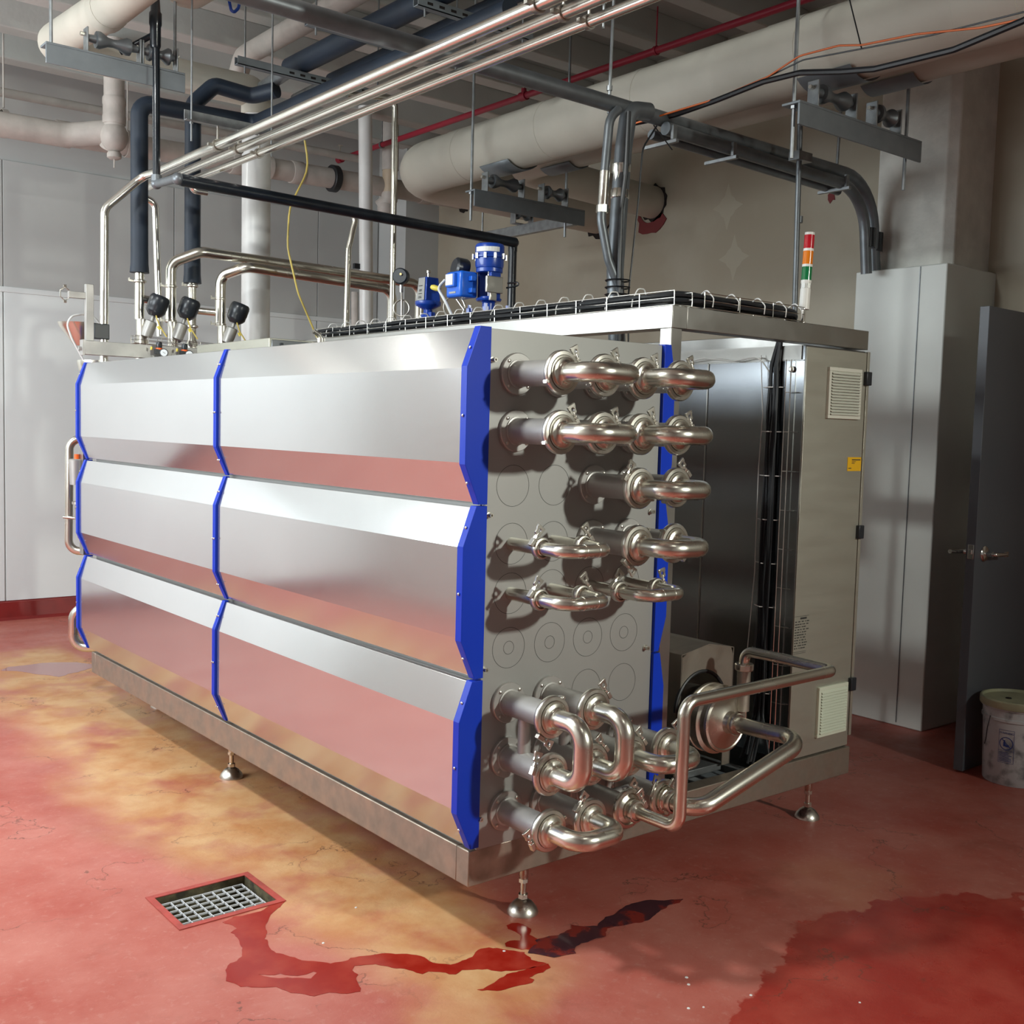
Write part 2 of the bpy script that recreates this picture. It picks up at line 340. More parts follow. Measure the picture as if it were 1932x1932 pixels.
bp = N.new('ShaderNodeBump'); bp.inputs['Strength'].default_value = .35; bp.inputs['Distance'].default_value = .004; L.new(nz(28, 8, .7, co), bp.inputs['Height']); L.new(bp.outputs[0], bs.inputs['Normal'])
fme = floor_mesh(); fme.materials.append(fm); floor = bpy.data.objects.new('floor', fme); COL.objects.link(floor); ORG[floor] = Vector((0, 0, 0)); tag(floor, kind='structure')

def puddle(name, P, m, label, hole=None, z=.0006):
    bm = bpy.data.curves.new(name, 'CURVE'); bm.dimensions = '2D'; bm.fill_mode = 'BOTH'; bm.extrude = .0004
    cx = sum(p[0] for p in P)/len(P); cy = sum(p[1] for p in P)/len(P)
    for Q in ([P] + ([hole] if hole else [])):
        pts = []
        for i in range(len(Q)):                      # ragged edge
            a, b = Q[i], Q[(i+1) % len(Q)]; k = max(1, int(math.hypot(a[0]-b[0], a[1]-b[1])/.012))
            for j in range(k):
                t = j/k; x = a[0]+(b[0]-a[0])*t; y = a[1]+(b[1]-a[1])*t
                pts.append((x-cx+noise.noise(Vector((x*45, y*45, 1)))*.006, y-cy+noise.noise(Vector((x*45, y*45, 7)))*.006))
        sp_ = bm.splines.new('POLY'); sp_.points.add(len(pts)-1); sp_.use_cyclic_u = True
        for i, p in enumerate(pts): sp_.points[i].co = (p[0], p[1], 0, 1)
    tmp = bpy.data.objects.new('tmp', bm); COL.objects.link(tmp)
    dg = bpy.context.evaluated_depsgraph_get(); me = bpy.data.meshes.new_from_object(tmp.evaluated_get(dg)); bpy.data.objects.remove(tmp)
    me.name = name; me.materials.clear(); me.materials.append(M[m]); o = bpy.data.objects.new(name, me); COL.objects.link(o); o.location = (cx, cy, z)
    return tag(o, label, 'puddle')
puddle('puddle', PUD_MAIN, 'wet_red', 'long wet red puddle winding from the floor drain towards the machine', PUD_HOLE)
puddle('puddle', PUD_SMALL, 'wet_red', 'small separate slug-shaped wet red puddle in front of the near machine foot')
puddle('puddle', PUD_RED, 'wet_red', 'small ragged red wet patch right beside the near machine foot')
puddle('puddle', PUD_DARK, 'wet_dark', 'dark purple-black streaky wet spill on the floor in front of the end pipes', z=.0016)
puddle('puddle', PUD_PINK, 'wet_pink', 'flat pinkish reflective puddle at the far end of the machine')

# ---------------------------------------------------------------- floor drain
dr = thing('floor_drain', (-.43, .757, -.06), 'rectangular floor drain with a white steel grating in a red painted border', 'drain')
b = MB(); x0, x1, y0, y1 = -.585, -.278, .640, .874; t = .022
b.box(x0-t, y0-t, .0005, x1+t, y0, .003).box(x0-t, y1, .0005, x1+t, y1+t, .003).box(x0-t, y0, .0005, x0, y1, .003).box(x1, y0, .0005, x1+t, y1, .003)
build(b, 'border', 'drain_red', dr)
b = MB(); b.box(x0-.004, y0-.004, -.12, x0, y1+.004, 0).box(x1, y0-.004, -.12, x1+.004, y1+.004, 0).box(x0, y0-.004, -.12, x1, y0, 0).box(x0, y1, -.12, x1, y1+.004, 0).box(x0, y0, -.125, x1, y1, -.12)
build(b, 'sump', 'grime', dr)
g = MB()
for k in range(9): g.box(x0+.004+k*(x1-x0-.03)/8, y0+.002, -.016, x0+.0066+k*(x1-x0-.03)/8, y1-.03, -.010)
for k in range(7): g.box(x0+.002, y0+.004+k*(y1-y0-.036)/6, -.016, x1-.022, y0+.0066+k*(y1-y0-.036)/6, -.010)
gr = build(g, 'grate', 'drain_steel', dr)

# ---------------------------------------------------------------- walls, ceiling
b = MB(); b.box(-5.4, 6.2, 0, 4.1, 6.35, 4.15); wb = struct(b, 'wall_back', 'wall_paint')
# wall panels (joints at x = .31, 2.88 ... below 2.43 m)
xs = [-5.3, -4.82, -3.54, -2.26, -.97, .31, 1.59, 2.88, 3.49]
for i in range(len(xs)-1): struct(MB().box(xs[i]+.005, 6.188, .14, xs[i+1]-.005, 6.2, 2.415), 'wall_panel', 'wall_panel', wb, bevel=.002)
for i in range(len(xs)-1): struct(MB().box(xs[i]+.003, 6.186, 2.455, (xs[i+1] if i < 7 else 3.49)-.003, 6.2, 3.36), 'upper_panel', 'wall_paint', wb, bevel=.002)
struct(MB().box(-5.3, 6.182, 2.415, 3.49, 6.2, 2.455), 'joint_strip', 'wall_panel', wb, bevel=.003)
b = MB(); b.prism([(6.2, 0), (6.13, 0), (6.155, .02), (6.17, .13), (6.2, .14)], 'x', -5.3, 3.5); struct(b, 'baseboard_back', 'base_red')
struct(MB().box(3.5, 5.75, 0, 3.86, 6.2, 4.15), 'trim_1', 'wall_paint')
wr = struct(MB().box(3.85, -5.6, 0, 4.05, 6.2, 4.15), 'wall_right', 'wall_brown')
struct(MB().box(-3.65, -5.6, 0, -3.55, 6.35, 4.15), 'wall_left', 'wall_far')
struct(MB().box(-5.4, -5.7, 0, 4.05, -5.6, 4.15), 'wall_front', 'wall_far')
ce = struct(MB().box(-5.4, -5.7, 4.12, 4.05, 6.35, 4.22), 'ceiling', 'ceiling_paint')
y = -5.2
while y < 6.1:
    struct(MB().box(-5.35, y, 3.93, 3.85, y+.15, 4.125), 'ceiling_rib', 'ceiling_rib', ce, bevel=.01); y += .64
# chips and plaster patches of the right wall
for (y_, z_, r_) in [(1.61, 2.97, .035)]:
    P = [(y_+r_*math.cos(a)*random.uniform(.5, 1.3), z_+r_*math.sin(a)*random.uniform(.5, 1.3)) for a in [k*PI/5 for k in range(10)]]
    struct(MB().prism(P, 'x', 3.846, 3.85), 'paint_chip', 'sealant_red', wr)
for (y_, z_) in [(2.35, 2.68), (2.42, 3.02)]:      # pale plaster crosses
    b = MB(); P = []
    for k in range(16):
        r_ = (.13 if k % 4 == 0 else .075)*(1.2 if k % 8 == 0 else 1); P.append((y_+r_*math.sin(k*PI/8), z_+r_*math.cos(k*PI/8)))
    struct(b.prism(P, 'x', 3.8494, 3.85), 'plaster_patch', 'wall_brown_light' if 'wall_brown_light' in M else mat('wall_brown_light', (.41, .37, .285), .6) and 'wall_brown_light', wr)
# column with its white cladding
cc = MB(); cc.prism([(3.50, .60), (3.86, .60), (3.86, 1.04), (3.455, 1.04), (3.455, .645)], 'z', 2.4, 4.13)
struct(cc, 'trim_2', 'concrete', bevel=.008)
cl = struct(MB().box(3.361, .555, 0, 3.86, 1.085, 2.415), 'trim_3', 'cladding', bevel=.006)
struct(MB().box(3.357, .70, .02, 3.362, .704, 2.41), 'seam', 'conduit_grey', cl)
# pipe penetrations
def ring_hole(name, c, r0, r1, m, par, seed, drop=0.):
    random.seed(seed); b = MB(); n = 26; vs = []; fs = []
    for k in range(n):
        a = 2*PI*k/n; rr_ = r1*random.uniform(.9, 1.12) + (drop if math.sin(a) < -.2 and -.95 < math.cos(a) < .6 else 0)
        vs += [(3.842, c[0]+r0*math.cos(a), c[1]+r0*math.sin(a)), (3.842, c[0]+rr_*math.cos(a), c[1]+rr_*math.sin(a)), (3.851, c[0]+rr_*math.cos(a)*1.0, c[1]+rr_*math.sin(a))]
    for k in range(n):
        q = 3*k; w_ = 3*((k+1) % n); fs += [(q, q+1, w_+1, w_), (q+1, q+2, w_+2, w_+1)]
    b.add(vs, fs); return struct(b, name, m, par)
ring_hole('sealant_ring', (3.10, 3.14), .095, .125, 'dark_hole', wr, 3)
ring_hole('sealant_drip', (3.13, 3.10), .095, .12, 'sealant_red', wr, 4, .055)
ring_hole('sealant_ring', (3.66, 3.13), .13, .165, 'dark_hole', wr, 5)
ring_hole('sealant_ring', (5.36, 3.485), .08, .105, 'dark_hole', wr, 6)
# steel door, swung open into the room
dd = thing('door_1', (2.87, .08, .0), None, None); dd['kind'] = 'structure'
ang = math.atan2(.022, 1.0)*1.2
b = MB(); R = Matrix.Rotation(ang, 3, 'Z')
b.obox(Vector((2.866, .080, 1.065)) + R @ Vector((.46, 0, 0)), .92, .045, 2.11, R)
struct(b, 'door_leaf', 'door_grey', dd, bevel=.002)
b = MB(); b.obox((2.864, .078, 1.02), .004, .028, .065); struct(b, 'latch_plate', 'chrome', dd, bevel=.001)
b = MB(); b.obox((2.861, .078, 1.02), .012, .014, .02); struct(b, 'latch', 'chrome', dd, bevel=.001)
for sgn, nm in ((-1, 'lever_handle'), (1, 'lever_handle')):
    yy = .082 + sgn*.0225; b = MB()
    b.rev([(.036, 0), (.036, .006), (.030, .012), (.012, .016), (.012, .045)], (2.945, yy, 1.01), (0, sgn, 0), 20)
    b.tube([(2.945, yy+sgn*.042, 1.01), (2.945, yy+sgn*.055, 1.01), (2.985, yy+sgn*.058, 1.008), (3.05, yy+sgn*.05, 1.006)] if sgn < 0 else [(2.945, yy+.042, 1.01), (2.945, yy+.055, 1.01), (2.90, yy+.06, 1.01), (2.84, yy+.06, 1.015)], .010, 10, .012)
    if sgn < 0: b.obox((3.06, yy-.048, 1.006), .03, .006, .024)
    struct(b, nm, 'chrome', dd)
# ---------------------------------------------------------------- the heat exchanger on its base frame
mc = thing('heat_exchanger', (.36, 1.65, .198), 'long stainless steel heat exchanger unit with blue edge trims and tube ports on its end', 'machine')
LN = 3.29; W = 1.875
b = MB()
b.box(0, 0, .198, W, .06, .305).box(0, LN-.06, .198, W, LN, .305).box(0, .06, .198, .06, LN-.06, .305).box(W-.06, .06, .198, W, LN-.06, .305)
b.box(.72, .06, .20, .78, LN-.06, .30)
for y in (1.05, 1.85, 2.7): b.box(.06, y, .2, W-.06, y+.06, .29)
build(b, 'base_frame', 'frame_steel', mc, bevel=.003)
b = MB(); b.box(.83, .35, .255, 1.44, .41, .285).box(.83, .62, .255, 1.44, .68, .285).box(.84, .06, .262, .89, .9, .30).box(1.06, .06, .262, 1.10, .9, .292).box(1.30, .06, .262, 1.34, .9, .292)
build(b, 'cross_member', 'galvanised', mc, bevel=.002)
build(MB().box(.79, .065, .202, 1.80, 1.04, .208), 'shade_sheet', 'painted_strut', mc)  # added sheet, dark to stand in for the shade below the pump
build(MB().box(.02, .012, .305, .70, 3.27, 1.785), 'inner_casing', 'plate_steel', mc)
build(MB().box(.01, .0, 1.785, .74, 3.32, 1.797), 'top_cover', 'beam_steel', mc, bevel=.002)
def prof(z0, z1, off=0.):      # side panel profile (x, z), bulging to -x
    k = .049 if off == 0 else .055
    return [(-.012+off, z1), (-k+off, z1-.112), (-k+off, z0+.112), (-.004+off, z0)]
rows = [(1.306, 1.80), (.812, 1.302), (.318, .806)]
bays = [(.012, 1.622), (1.652, 3.322)]
for (z0, z1) in rows:
    for (y0, y1) in bays:
        P = prof(z0+.004, z1-.004)
        poly = P + [(.012, z0+.004), (.012, z1-.004)]
        build(MB().prism(poly, 'y', y0, y1), 'side_panel', 'panel_steel', mc, smooth=False, bevel=.0015)
        poly = [(.73-x, z) for x, z in poly][::-1]
        build(MB().prism(poly, 'y', y0, y1), 'far_side_panel', 'panel_steel', mc, smooth=False)
    # blue trims: near corner, between the bays (pair), far corner, and the same on the far side
    Pt = prof(z0, z1, -.004)
    for (y0, y1, xin) in ((-.018, .010, .022), (1.624, 1.636, .0), (1.638, 1.650, .0), (3.324, 3.35, .02)):
        poly = Pt + [(xin, z0), (xin, z1)]
        tr = build(MB().prism(poly, 'y', y0, y1), 'edge_trim', 'blue_trim', mc, smooth=False, bevel=.0012)
        bb = MB()
        for (x, z) in ((-.040, z1-.06), (-.060, (z0+z1)/2), (-.040, z0+.06)):
            bb.rev([(.0042, 0), (.0042, .002), (.002, .0035)], (x-.0005, (y0+y1)/2, z), (-1, 0, 0), 8)
        build(bb, 'rivet', 'cast_steel', tr)
        poly = [(.735-x, z) for x, z in poly][::-1]
        if y0 < 1: poly = [(.735+.045-(x+.059) if x < -.03 else .735-x, z) for x, z in prof(z0, z1)] ; poly = [(min(u, .79), z) for u, z in poly][::-1] + [(.718, z1), (.718, z0)]
        if y0 < 1 or y0 > 3: build(MB().prism(poly, 'y', y0, y1), 'edge_trim', 'blue_trim', mc, smooth=False, bevel=.0012)
pl = build(MB().box(.023, -.006, .306, .717, .012, 1.797), 'end_plate', 'plate_steel', mc, bevel=.001)
for (x, z) in ((.035, 1.71), (.035, 1.275), (.031, .834), (.026, .40), (.689, 1.268), (.686, .828), (.70, 1.70)):
    build(MB().rev([(.009, 0), (.009, .004), (.0055, .0045), (.0065, .012), (.0065, .018), (.003, .018), (.003, .013)], (x, -.006, z), (0, -1, 0), 12), 'bolt', 'cast_steel', pl)
CX = [.122, .279, .434, .589]; RZ = [1.675, 1.514, 1.357, 1.190, 1.046, .887, .727, .565, .405]
# scribed circles of the blanked ports
def scribe(x, z, r):
    b = MB(); n = 40; vs = []; fs = []
    for k in range(n):
        a = 2*PI*k/n
        for rr in (r-.0006, r+.0006): vs.append((x+rr*math.cos(a), -.0064, z+rr*math.sin(a)))
    for k in range(n): fs.append((2*k, 2*k+1, 2*((k+1) % n)+1, 2*((k+1) % n)))
    build(b.add(vs, fs), 'scribed_circle', 'print_black', pl, smooth=False)
for c, r in ((0, 2), (1, 2), (0, 3), (1, 3), (0, 4), (1, 4), (2, 4), (3, 4), (0, 5), (1, 5), (2, 5), (3, 5), (2, 6), (3, 6)):
    scribe(CX[c], RZ[r], .0595)
    if r == 5: scribe(CX[c], RZ[r], .019)
def port(c, r, L=.188):
    x, z = CX[c], RZ[r]
    fl = build(MB().rev([(.060, 0), (.060, .010), (.058, .012), (.041, .012), (.041, .016), (.037, .017)], (x, -.006, z), (0, -1, 0), 28), 'port_flange', 'sleeve_steel', mc)
    sb = MB()
    for k in range(4):
        a = PI/4 + k*PI/2; sb.rev([(.005, 0), (.005, .003), (.002, .0045)], (x+.050*math.cos(a), -.018, z+.050*math.sin(a)), (0, -1, 0), 8)
    build(sb, 'screw', 'cast_steel', fl)
    s = MB().rev([(.0365, 0), (.0365, L-.045), (.0385, L-.038), (.0395, L-.012), (.044, L-.008), (.052, L-.006), (.052, L)], (x, -.018, z), (0, -1, 0), 28)
    build(s, 'port_sleeve', 'sleeve_steel', mc)
for c, r in ((0,0),(1,0),(2,0),(3,0),(0,1),(1,1),(2,1),(3,1),(2,2),(3,2),(2,3),(3,3),(0,6),(1,6),(0,7),(1,7),(2,7),(3,7),(0,8),(1,8),(2,8),(3,8)): port(c, r, .183 if r < 6 else .190)
for c, r in ((0,3),(1,3),(0,4),(1,4),(2,4),(3,4)):
    build(MB().rev([(.0192, 0), (.0192, .118), (.021, .12), (.027, .126), (.027, .130)], (CX[c], -.004, RZ[r]), (0, -1, 0), 18), 'small_port_tube', 'tube_steel', mc)
build(MB().cyl((CX[0], -.088, RZ[6]-.03), (CX[0], -.088, RZ[7]+.03), .019, n=18), 'link_tube', 'sleeve_steel', mc)
build(MB().cyl((CX[1], -.088, RZ[6]-.03), (CX[1], -.088, RZ[7]+.03), .019, n=18), 'link_tube', 'sleeve_steel', mc)
build(MB().cyl((CX[2]+.03, -.088, RZ[8]), (CX[3]-.03, -.088, RZ[8]), .019, n=18), 'link_tube', 'sleeve_steel', mc)
# upper frame: post, beams
build(MB().box(.776, .012, .305, .826, .062, 1.858), 'post', 'beam_steel', mc, bevel=.002)
build(MB().box(.80, 3.2, .305, .85, 3.25, 1.858), 'post', 'beam_steel', mc, bevel=.002)
build(MB().box(.776, .01, 1.858, .846, 3.4, 1.930).box(.846, .01, 1.858, W, .07, 1.930).box(W-.06, .07, 1.858, W, 3.4, 1.930).box(.846, 3.34, 1.858, W-.06, 3.4, 1.93), 'top_frame', 'beam_steel', mc, bevel=.002)
# adjustable feet
def foot(x, y):
    f = build(MB().rev([(.015, .198), (.015, .120), (.0135, .118), (.0135, .098), (.0095, .097), (.0095, .045)][::-1], (x, y, 0), (0, 0, 1), 16), 'foot', 'tube_steel', mc)
    build(MB().rev([(.050, 0), (.050, .004), (.045, .016), (.030, .034), (.014, .044)], (x, y, 0), (0, 0, 1), 24), 'foot_pad', 'cast_steel', f)
    build(MB().rev([(.016, 0), (.016, .014)], (x, y, .046), (0, 0, 1), 6).rev([(.0155, 0), (.0155, .012)], (x, y, .098), (0, 0, 1), 6), 'nut', 'cast_steel', f, smooth=False)
for x, y in ((.31, .12), (1.785, .12), (.125, 1.86), (1.785, 1.86), (.31, 3.15), (1.785, 3.15)): foot(x, y)

# ---------------------------------------------------------------- jumper pipes clamped to the ports
def wing_nut(b, c, ax_out, ang, sc=1.):
    """clamp closure at the clamp rim: hinge lugs, T-bolt and wing nut; ang = direction round the Y axis"""
    sg = -1 if ang > 9 else 1; ang = ang - 10 if ang > 9 else ang
    d = Vector((-math.sin(ang), 0, math.cos(ang)))*sg; t = Vector((math.cos(ang), 0, math.sin(ang))); y = Vector((0, 1, 0)); c = Vector(c) + t*.006*sc - d*.010*sc
    R = Matrix((d, y, t)).transposed(); c = Vector(c)
    b.obox(c + d*.006*sc, .020*sc, .013*sc, .010*sc, R)
    b.cyl(c + d*.006*sc, c + d*.034*sc, .0035*sc, n=8)
    n = 16; vs = []; fs = []          # flat wing with a round hole
    for k in range(n):
        a = 2*PI*k/n; ca, sa = math.cos(a), math.sin(a)
        w_ = .0095 + .0065*max(0, ca)*1.0; R0 = min(.0125/max(1e-3, abs(ca)), w_/max(1e-3, abs(sa)))
        for rr, hh in ((R0, -.0028), (R0, .0028), (.0052, .0028), (.0052, -.0028)):
            vs.append(c + (d*(.040 + rr*ca) + t*(rr*sa) + y*hh)*sc)
    for k in range(n):
        p, q = 4*k, 4*((k+1) % n)
        for j in range(4): fs.append((p+j, q+j, q+(j+1) % 4, p+(j+1) % 4))
    b.add(vs, fs)
    b.rev([(.0055*sc, -.004*sc), (.0055*sc, .004*sc)], c + d*.020*sc, d, 6)
def clamp(par, x, y, z, r, ang):
    prof_ = [(r*.80, -.010), (r*.95, -.009), (r, -.005), (r, .005), (r*.95, .009), (r*.80, .010)]
    cl_ = build(MB().rev(prof_, (x, y, z), (0, 1, 0), 30, closed=True), 'clamp', 'cast_steel', par)
    a_ = ang-10 if ang > 9 else ang; c = Vector((x + (r-.001)*math.cos(a_), y, z + (r-.001)*math.sin(a_)))
    b = MB(); wing_nut(b, c, None, ang, 1.15)
    build(b, 'wing_nut', 'cast_steel', cl_, bevel=.0008)
    c2 = Vector((x - (r+.001)*math.cos(a_), y, z - (r+.001)*math.sin(a_)))
    build(MB().cyl(c2 + Vector((0, -.011, 0)), c2 + Vector((0, .011, 0)), .004, n=8).obox(c2, .008, .014, .009), 'hinge', 'cast_steel', cl_)
def reducer(b, x, y, z, rb, rt):      # stepped ferrule towards -y
    b.rev([(rb*1.0, 0), (rb*1.0, .004), (rb*.86, .0045), (rb*.85, .012), (rb*.76, .0125), (rb*.75, .019), (rb*.64, .021), (rt*1.10, .0235), (rt, .028)], (x, y, z), (0, -1, 0), 30)
def jumper(c0, r0, c1, r1, big, label, a0, a1, ext=.36, m='tube_steel'):
    x0, z0, x1, z1 = CX[c0], RZ[r0], CX[c1], RZ[r1]
    y0 = -.204 if big else -.136
    if big and r0 < 6: y0 = -.203
    rt = .0272 if big else .0192
    t = thing('jumper_pipe', ((x0+x1)/2, y0, (z0+z1)/2), label, 'pipe', 'stainless jumper pipes on the end of the machine')
    b = MB(); bend = .072 if big else .05
    if big:
        reducer(b, x0, y0, z0, .055, rt); reducer(b, x1, y0, z1, .055, rt)
        b.tube([(x0, y0-.025, z0), (x0, -ext, z0), (x1, -ext, z1), (x1, y0-.025, z1)], rt, 20, .079, 12, caps=False)
    else:
        b.rev([(.0275, 0), (.0275, .003), (.022, .010), (rt, .014)], (x0, y0-.001, z0), (0, -1, 0), 22); b.rev([(.0275, 0), (.0275, .003), (.022, .010), (rt, .014)], (x1, y0-.001, z1), (0, -1, 0), 22)
        b.tube([(x0, y0-.010, z0), (x0, y0-.085, z0), (x0+.028, y0-.118, z0), (x1-.028, y0-.118, z1), (x1, y0-.085, z1), (x1, y0-.010, z1)], rt, 18, .035, 7, caps=False)
    build(b, 'bent_tube', m, t)
    if not big:
        s = MB()
        for xx in (x0+.055, x1-.055): s.rev([(rt+.0006, -.0012), (rt+.0010, 0), (rt+.0006, .0012)], (xx, y0-.118, z0), (1, 0, 0), 18)
        build(s, 'weld_seam', m, t)
    R_ = .0605 if big else .031
    clamp(t, x0, y0-(.0 if big else .002), z0, R_, a0); clamp(t, x1, y0-(.0 if big else .002), z1, R_, a1)
    return t
J = [(0,0,1,0,1,'polished U-shaped jumper pipe, left one of the topmost row of ports', .45, .5), (2,0,3,0,1,'polished U-shaped jumper pipe, right one of the topmost row of ports', .4, .45),
     (0,1,1,1,1,'polished U-shaped jumper pipe, left one of the second row of ports', .5, .4), (2,1,3,1,1,'polished U-shaped jumper pipe, right one of the second row of ports', .5, .4),
     (2,2,3,2,1,'single polished jumper pipe alone in the third row of ports', 12.55, .75), (2,3,3,3,1,'fat polished jumper pipe with hanging wing nuts beside the upper thin one', 4.0, -.7),
     (0,3,1,3,0,'thin segmented jumper pipe in the row beside the fat one with hanging wing nuts', 12.5, .6), (0,4,1,4,0,'thin jumper pipe, left one of the lower row of two thin pipes', 12.5, .6), (2,4,3,4,0,'thin jumper pipe, right one of the lower row of two thin pipes', 12.4, .3),
     (0,6,0,7,1,'large upright C-shaped jumper pipe nearest the blue trim', 4.1, 12.75), (1,6,1,7,1,'large upright C-shaped jumper pipe second from the blue trim', .6, .7),
     (2,7,3,7,1,'horizontal jumper pipe running behind the tall square loop pipe', .6, .5), (0,8,1,8,1,'lowest horizontal U-shaped jumper pipe near the base frame', 13.6, 12.4)]
for (c0, r0, c1, r1, big, lab, a0, a1) in J: jumper(c0, r0, c1, r1, big, lab, a0, a1, ext=.335)
# thin loop pipe: port 3 of the bottom row -> up -> right -> back to the pump outlet
x, z = CX[2], RZ[8]
t = thing('loop_pipe', (x, -.204, z), 'slim polished pipe rising in a tall square loop to the pump outlet union', 'pipe')
b = MB(); b.rev([(.049, 0), (.049, .004), (.040, .008), (.034, .012), (.033, .022), (.026, .024), (.026, .030)], (x, -.204, z), (0, -1, 0), 30).rev([(.028, 0), (.028, .004), (.021, .010), (.0172, .016)], (x, -.238, z), (0, -1, 0), 24)
b.tube([(x, -.25, z), (x, -.408, z), (x+.003, -.408, .768), (1.157, -.402, .772), (1.157, -.035, .772), (1.157, -.035, .700)], .0185, 20, .042, 8, caps=False)
build(b, 'bent_tube', 'tube_steel', t)
clamp(t, x, -.204, z, .060, .8); clamp(t, x, -.236, z, .033, .5)
build(MB().rev([(.030, 0), (.033, .003), (.033, .022), (.030, .026)], (1.157, -.035, .702), (0, 0, 1), 12), 'union_nut', 'cast_steel', t, smooth=False, bevel=.002)
# big loop pipe: port 4 of the bottom row -> sloping up -> pump inlet
x, z = CX[3], RZ[8]
t = thing('loop_pipe', (x, -.204, z), 'thick polished pipe sloping up in a pointed V bend to the pump inlet', 'pipe')
b = MB(); reducer(b, x, -.204, z, .050, .0275)
b.tube([(x, -.235, z), (x, -.345, z+.004), (1.085, -.352, .542), (1.085, -.075, .530)], .0270, 22, .085, 9, caps=False)
build(b, 'bent_tube', 'tube_steel', t); clamp(t, x, -.204, z, .060, 12.6); clamp(t, x, -.240, z, .036, .9)
# ---------------------------------------------------------------- pump
pu = thing('pump', (1.09, .3, .30), 'round stainless centrifugal pump under a brushed steel hood between post and cabinet', 'pump')
px, pz = 1.085, .530
b = MB().rev([(.001, .105), (.12, .105), (.122, .090), (.118, .088), (.118, .070), (.121, .068), (.121, .052), (.108, .046), (.106, .030), (.110, .026), (.108, .018), (.100, .014), (.096, .017), (.060, .012), (.040, .004), (.032, -.018), (.032, -.026), (.0275, -.028)][::-1], (px, -.045, pz), (0, 1, 0), 40)
build(b, 'volute', 'pump_steel', pu)
build(MB().rev([(.035, -.006), (.0385, 0), (.0385, .012), (.035, .018)], (px, -.075, pz), (0, 1, 0), 24), 'inlet_nut', 'cast_steel', pu)
build(MB().rev([(.09, 0), (.113, 0), (.113, .012), (.09, .012)], (px, .062, pz), (0, 1, 0), 36, closed=True), 'seal_ring', 'black_rubber', pu)
build(MB().cyl((1.157, -.035, .560), (1.157, -.035, .702), .0235, .0235, n=20).cyl((1.157, -.035, .54), (1.157, .02, .54), .02, n=12), 'outlet_tube', 'hood_steel', pu)
build(MB().rev([(.10, 0), (.10, .05), (.095, .06), (.095, .34), (.08, .36), (.001, .36)], (px, .10, pz), (0, 1, 0), 28), 'motor', 'hood_steel', pu)
bb = MB()
for k in range(8): a = k*PI/4+.3; bb.rev([(.006, 0), (.006, .006)], (px+.105*math.cos(a), .058, pz+.105*math.sin(a)), (0, -1, 0), 6)
build(bb, 'bolt', 'cast_steel', pu)
# hood: gabled front sheet with an arched opening, roof and sides
hx0, hx1, hz = .985, 1.262, .318
def hood_front():
    n = 24; r = .128; vs = []; fs = []
    inner = [(px + .008 + r*math.cos(PI*k/n), pz+.02 + r*math.sin(PI*k/n)) for k in range(n+1)]
    inner = [(inner[0][0], hz)] + inner + [(inner[-1][0], hz)]
    outer = []
    for (x, z) in inner:
        if z <= hz+1e-6: outer.append((hx1 if x > px else hx0, hz)); continue
        dx, dz = x-(px+.008), z-(pz+.02); L_ = math.hypot(dx, dz) or 1; dx /= L_; dz /= L_; best = 9
        for (ax, az, bx, bz) in ((hx1, hz, hx1, .748), (hx1, .748, 1.126, .772), (1.126, .772, hx0, .748), (hx0, .748, hx0, hz)):
            ex, ez = bx-ax, bz-az; den = dx*ez-dz*ex
            if abs(den) < 1e-9: continue
            tt = ((ax-px-.008)*ez-(az-pz-.02)*ex)/den; uu = ((ax-px-.008)*dz-(az-pz-.02)*dx)/den
            if tt > 0 and -.001 <= uu <= 1.001: best = min(best, tt)
        outer.append((px+.008+dx*best, pz+.02+dz*best))
    k = len(inner)
    for y in (.100, .104):
        for p in inner: vs.append((p[0], y, p[1]))
        for p in outer: vs.append((p[0], y, p[1]))
    for i in range(k-1):
        fs.append((i, i+1, k+i+1, k+i)); o = 2*k; fs.append((o+i+1, o+i, o+k+i, o+k+i+1)); fs.append((i+1, i, o+i, o+i+1))
    return MB().add(vs, fs)
hd = build(hood_front(), 'hood_front', 'hood_steel', pu, smooth=False)
b = MB().prism([(hx0, .748), (1.126, .772), (hx1, .748), (hx1, .751), (1.126, .776), (hx0, .751)], 'y', .100, .62)
build(b, 'hood_roof', 'hood_steel', pu, smooth=False)
build(MB().box(hx0-.002, .1, hz, hx0+.002, .62, .75).box(hx1-.002, .1, hz, hx1+.002, .62, .75), 'hood_side', 'hood_steel', pu, smooth=False)
build(MB().tube([(px+.008+.131*math.cos(PI*k/20), .101, pz+.02+.131*math.sin(PI*k/20)) for k in range(21)], .007, 8), 'edge_seal', 'black_rubber', pu)
build(MB().box(hx0+.02, .12, .293, hx1-.02, .60, .318), 'mounting_plate', 'galvanised', pu, bevel=.002)
# ---------------------------------------------------------------- control cabinet
cb = thing('control_cabinet', (1.69, .33, .305), 'tall stainless steel control cabinet with two cream vents on its narrow front', 'cabinet')
build(MB().box(1.492, .016, .306, 1.868, .64, 1.852), 'body', 'dark_mirror', cb, bevel=.002)
build(MB().box(1.490, .008, .312, 1.866, .016, 1.846), 'front_panel', 'cabinet_steel', cb, bevel=.001)
build(MB().box(1.487, .03, 1.80, 1.492, .64, 1.852), 'side_rail', 'beam_steel', cb)
build(MB().box(1.4885, .47, .32, 1.492, .476, 1.80).box(1.4885, .02, 1.796, 1.492, .64, 1.799), 'panel_seam', 'beam_steel', cb)
build(MB().box(1.8685, .004, .35, 1.884, .03, 1.85), 'door_edge', 'cabinet_steel', cb, bevel=.001)
for z in (1.748, 1.156, .556): build(MB().box(1.852, -.008, z-.026, 1.886, .010, z+.026), 'door_hinge', 'black_plastic', cb, bevel=.003)
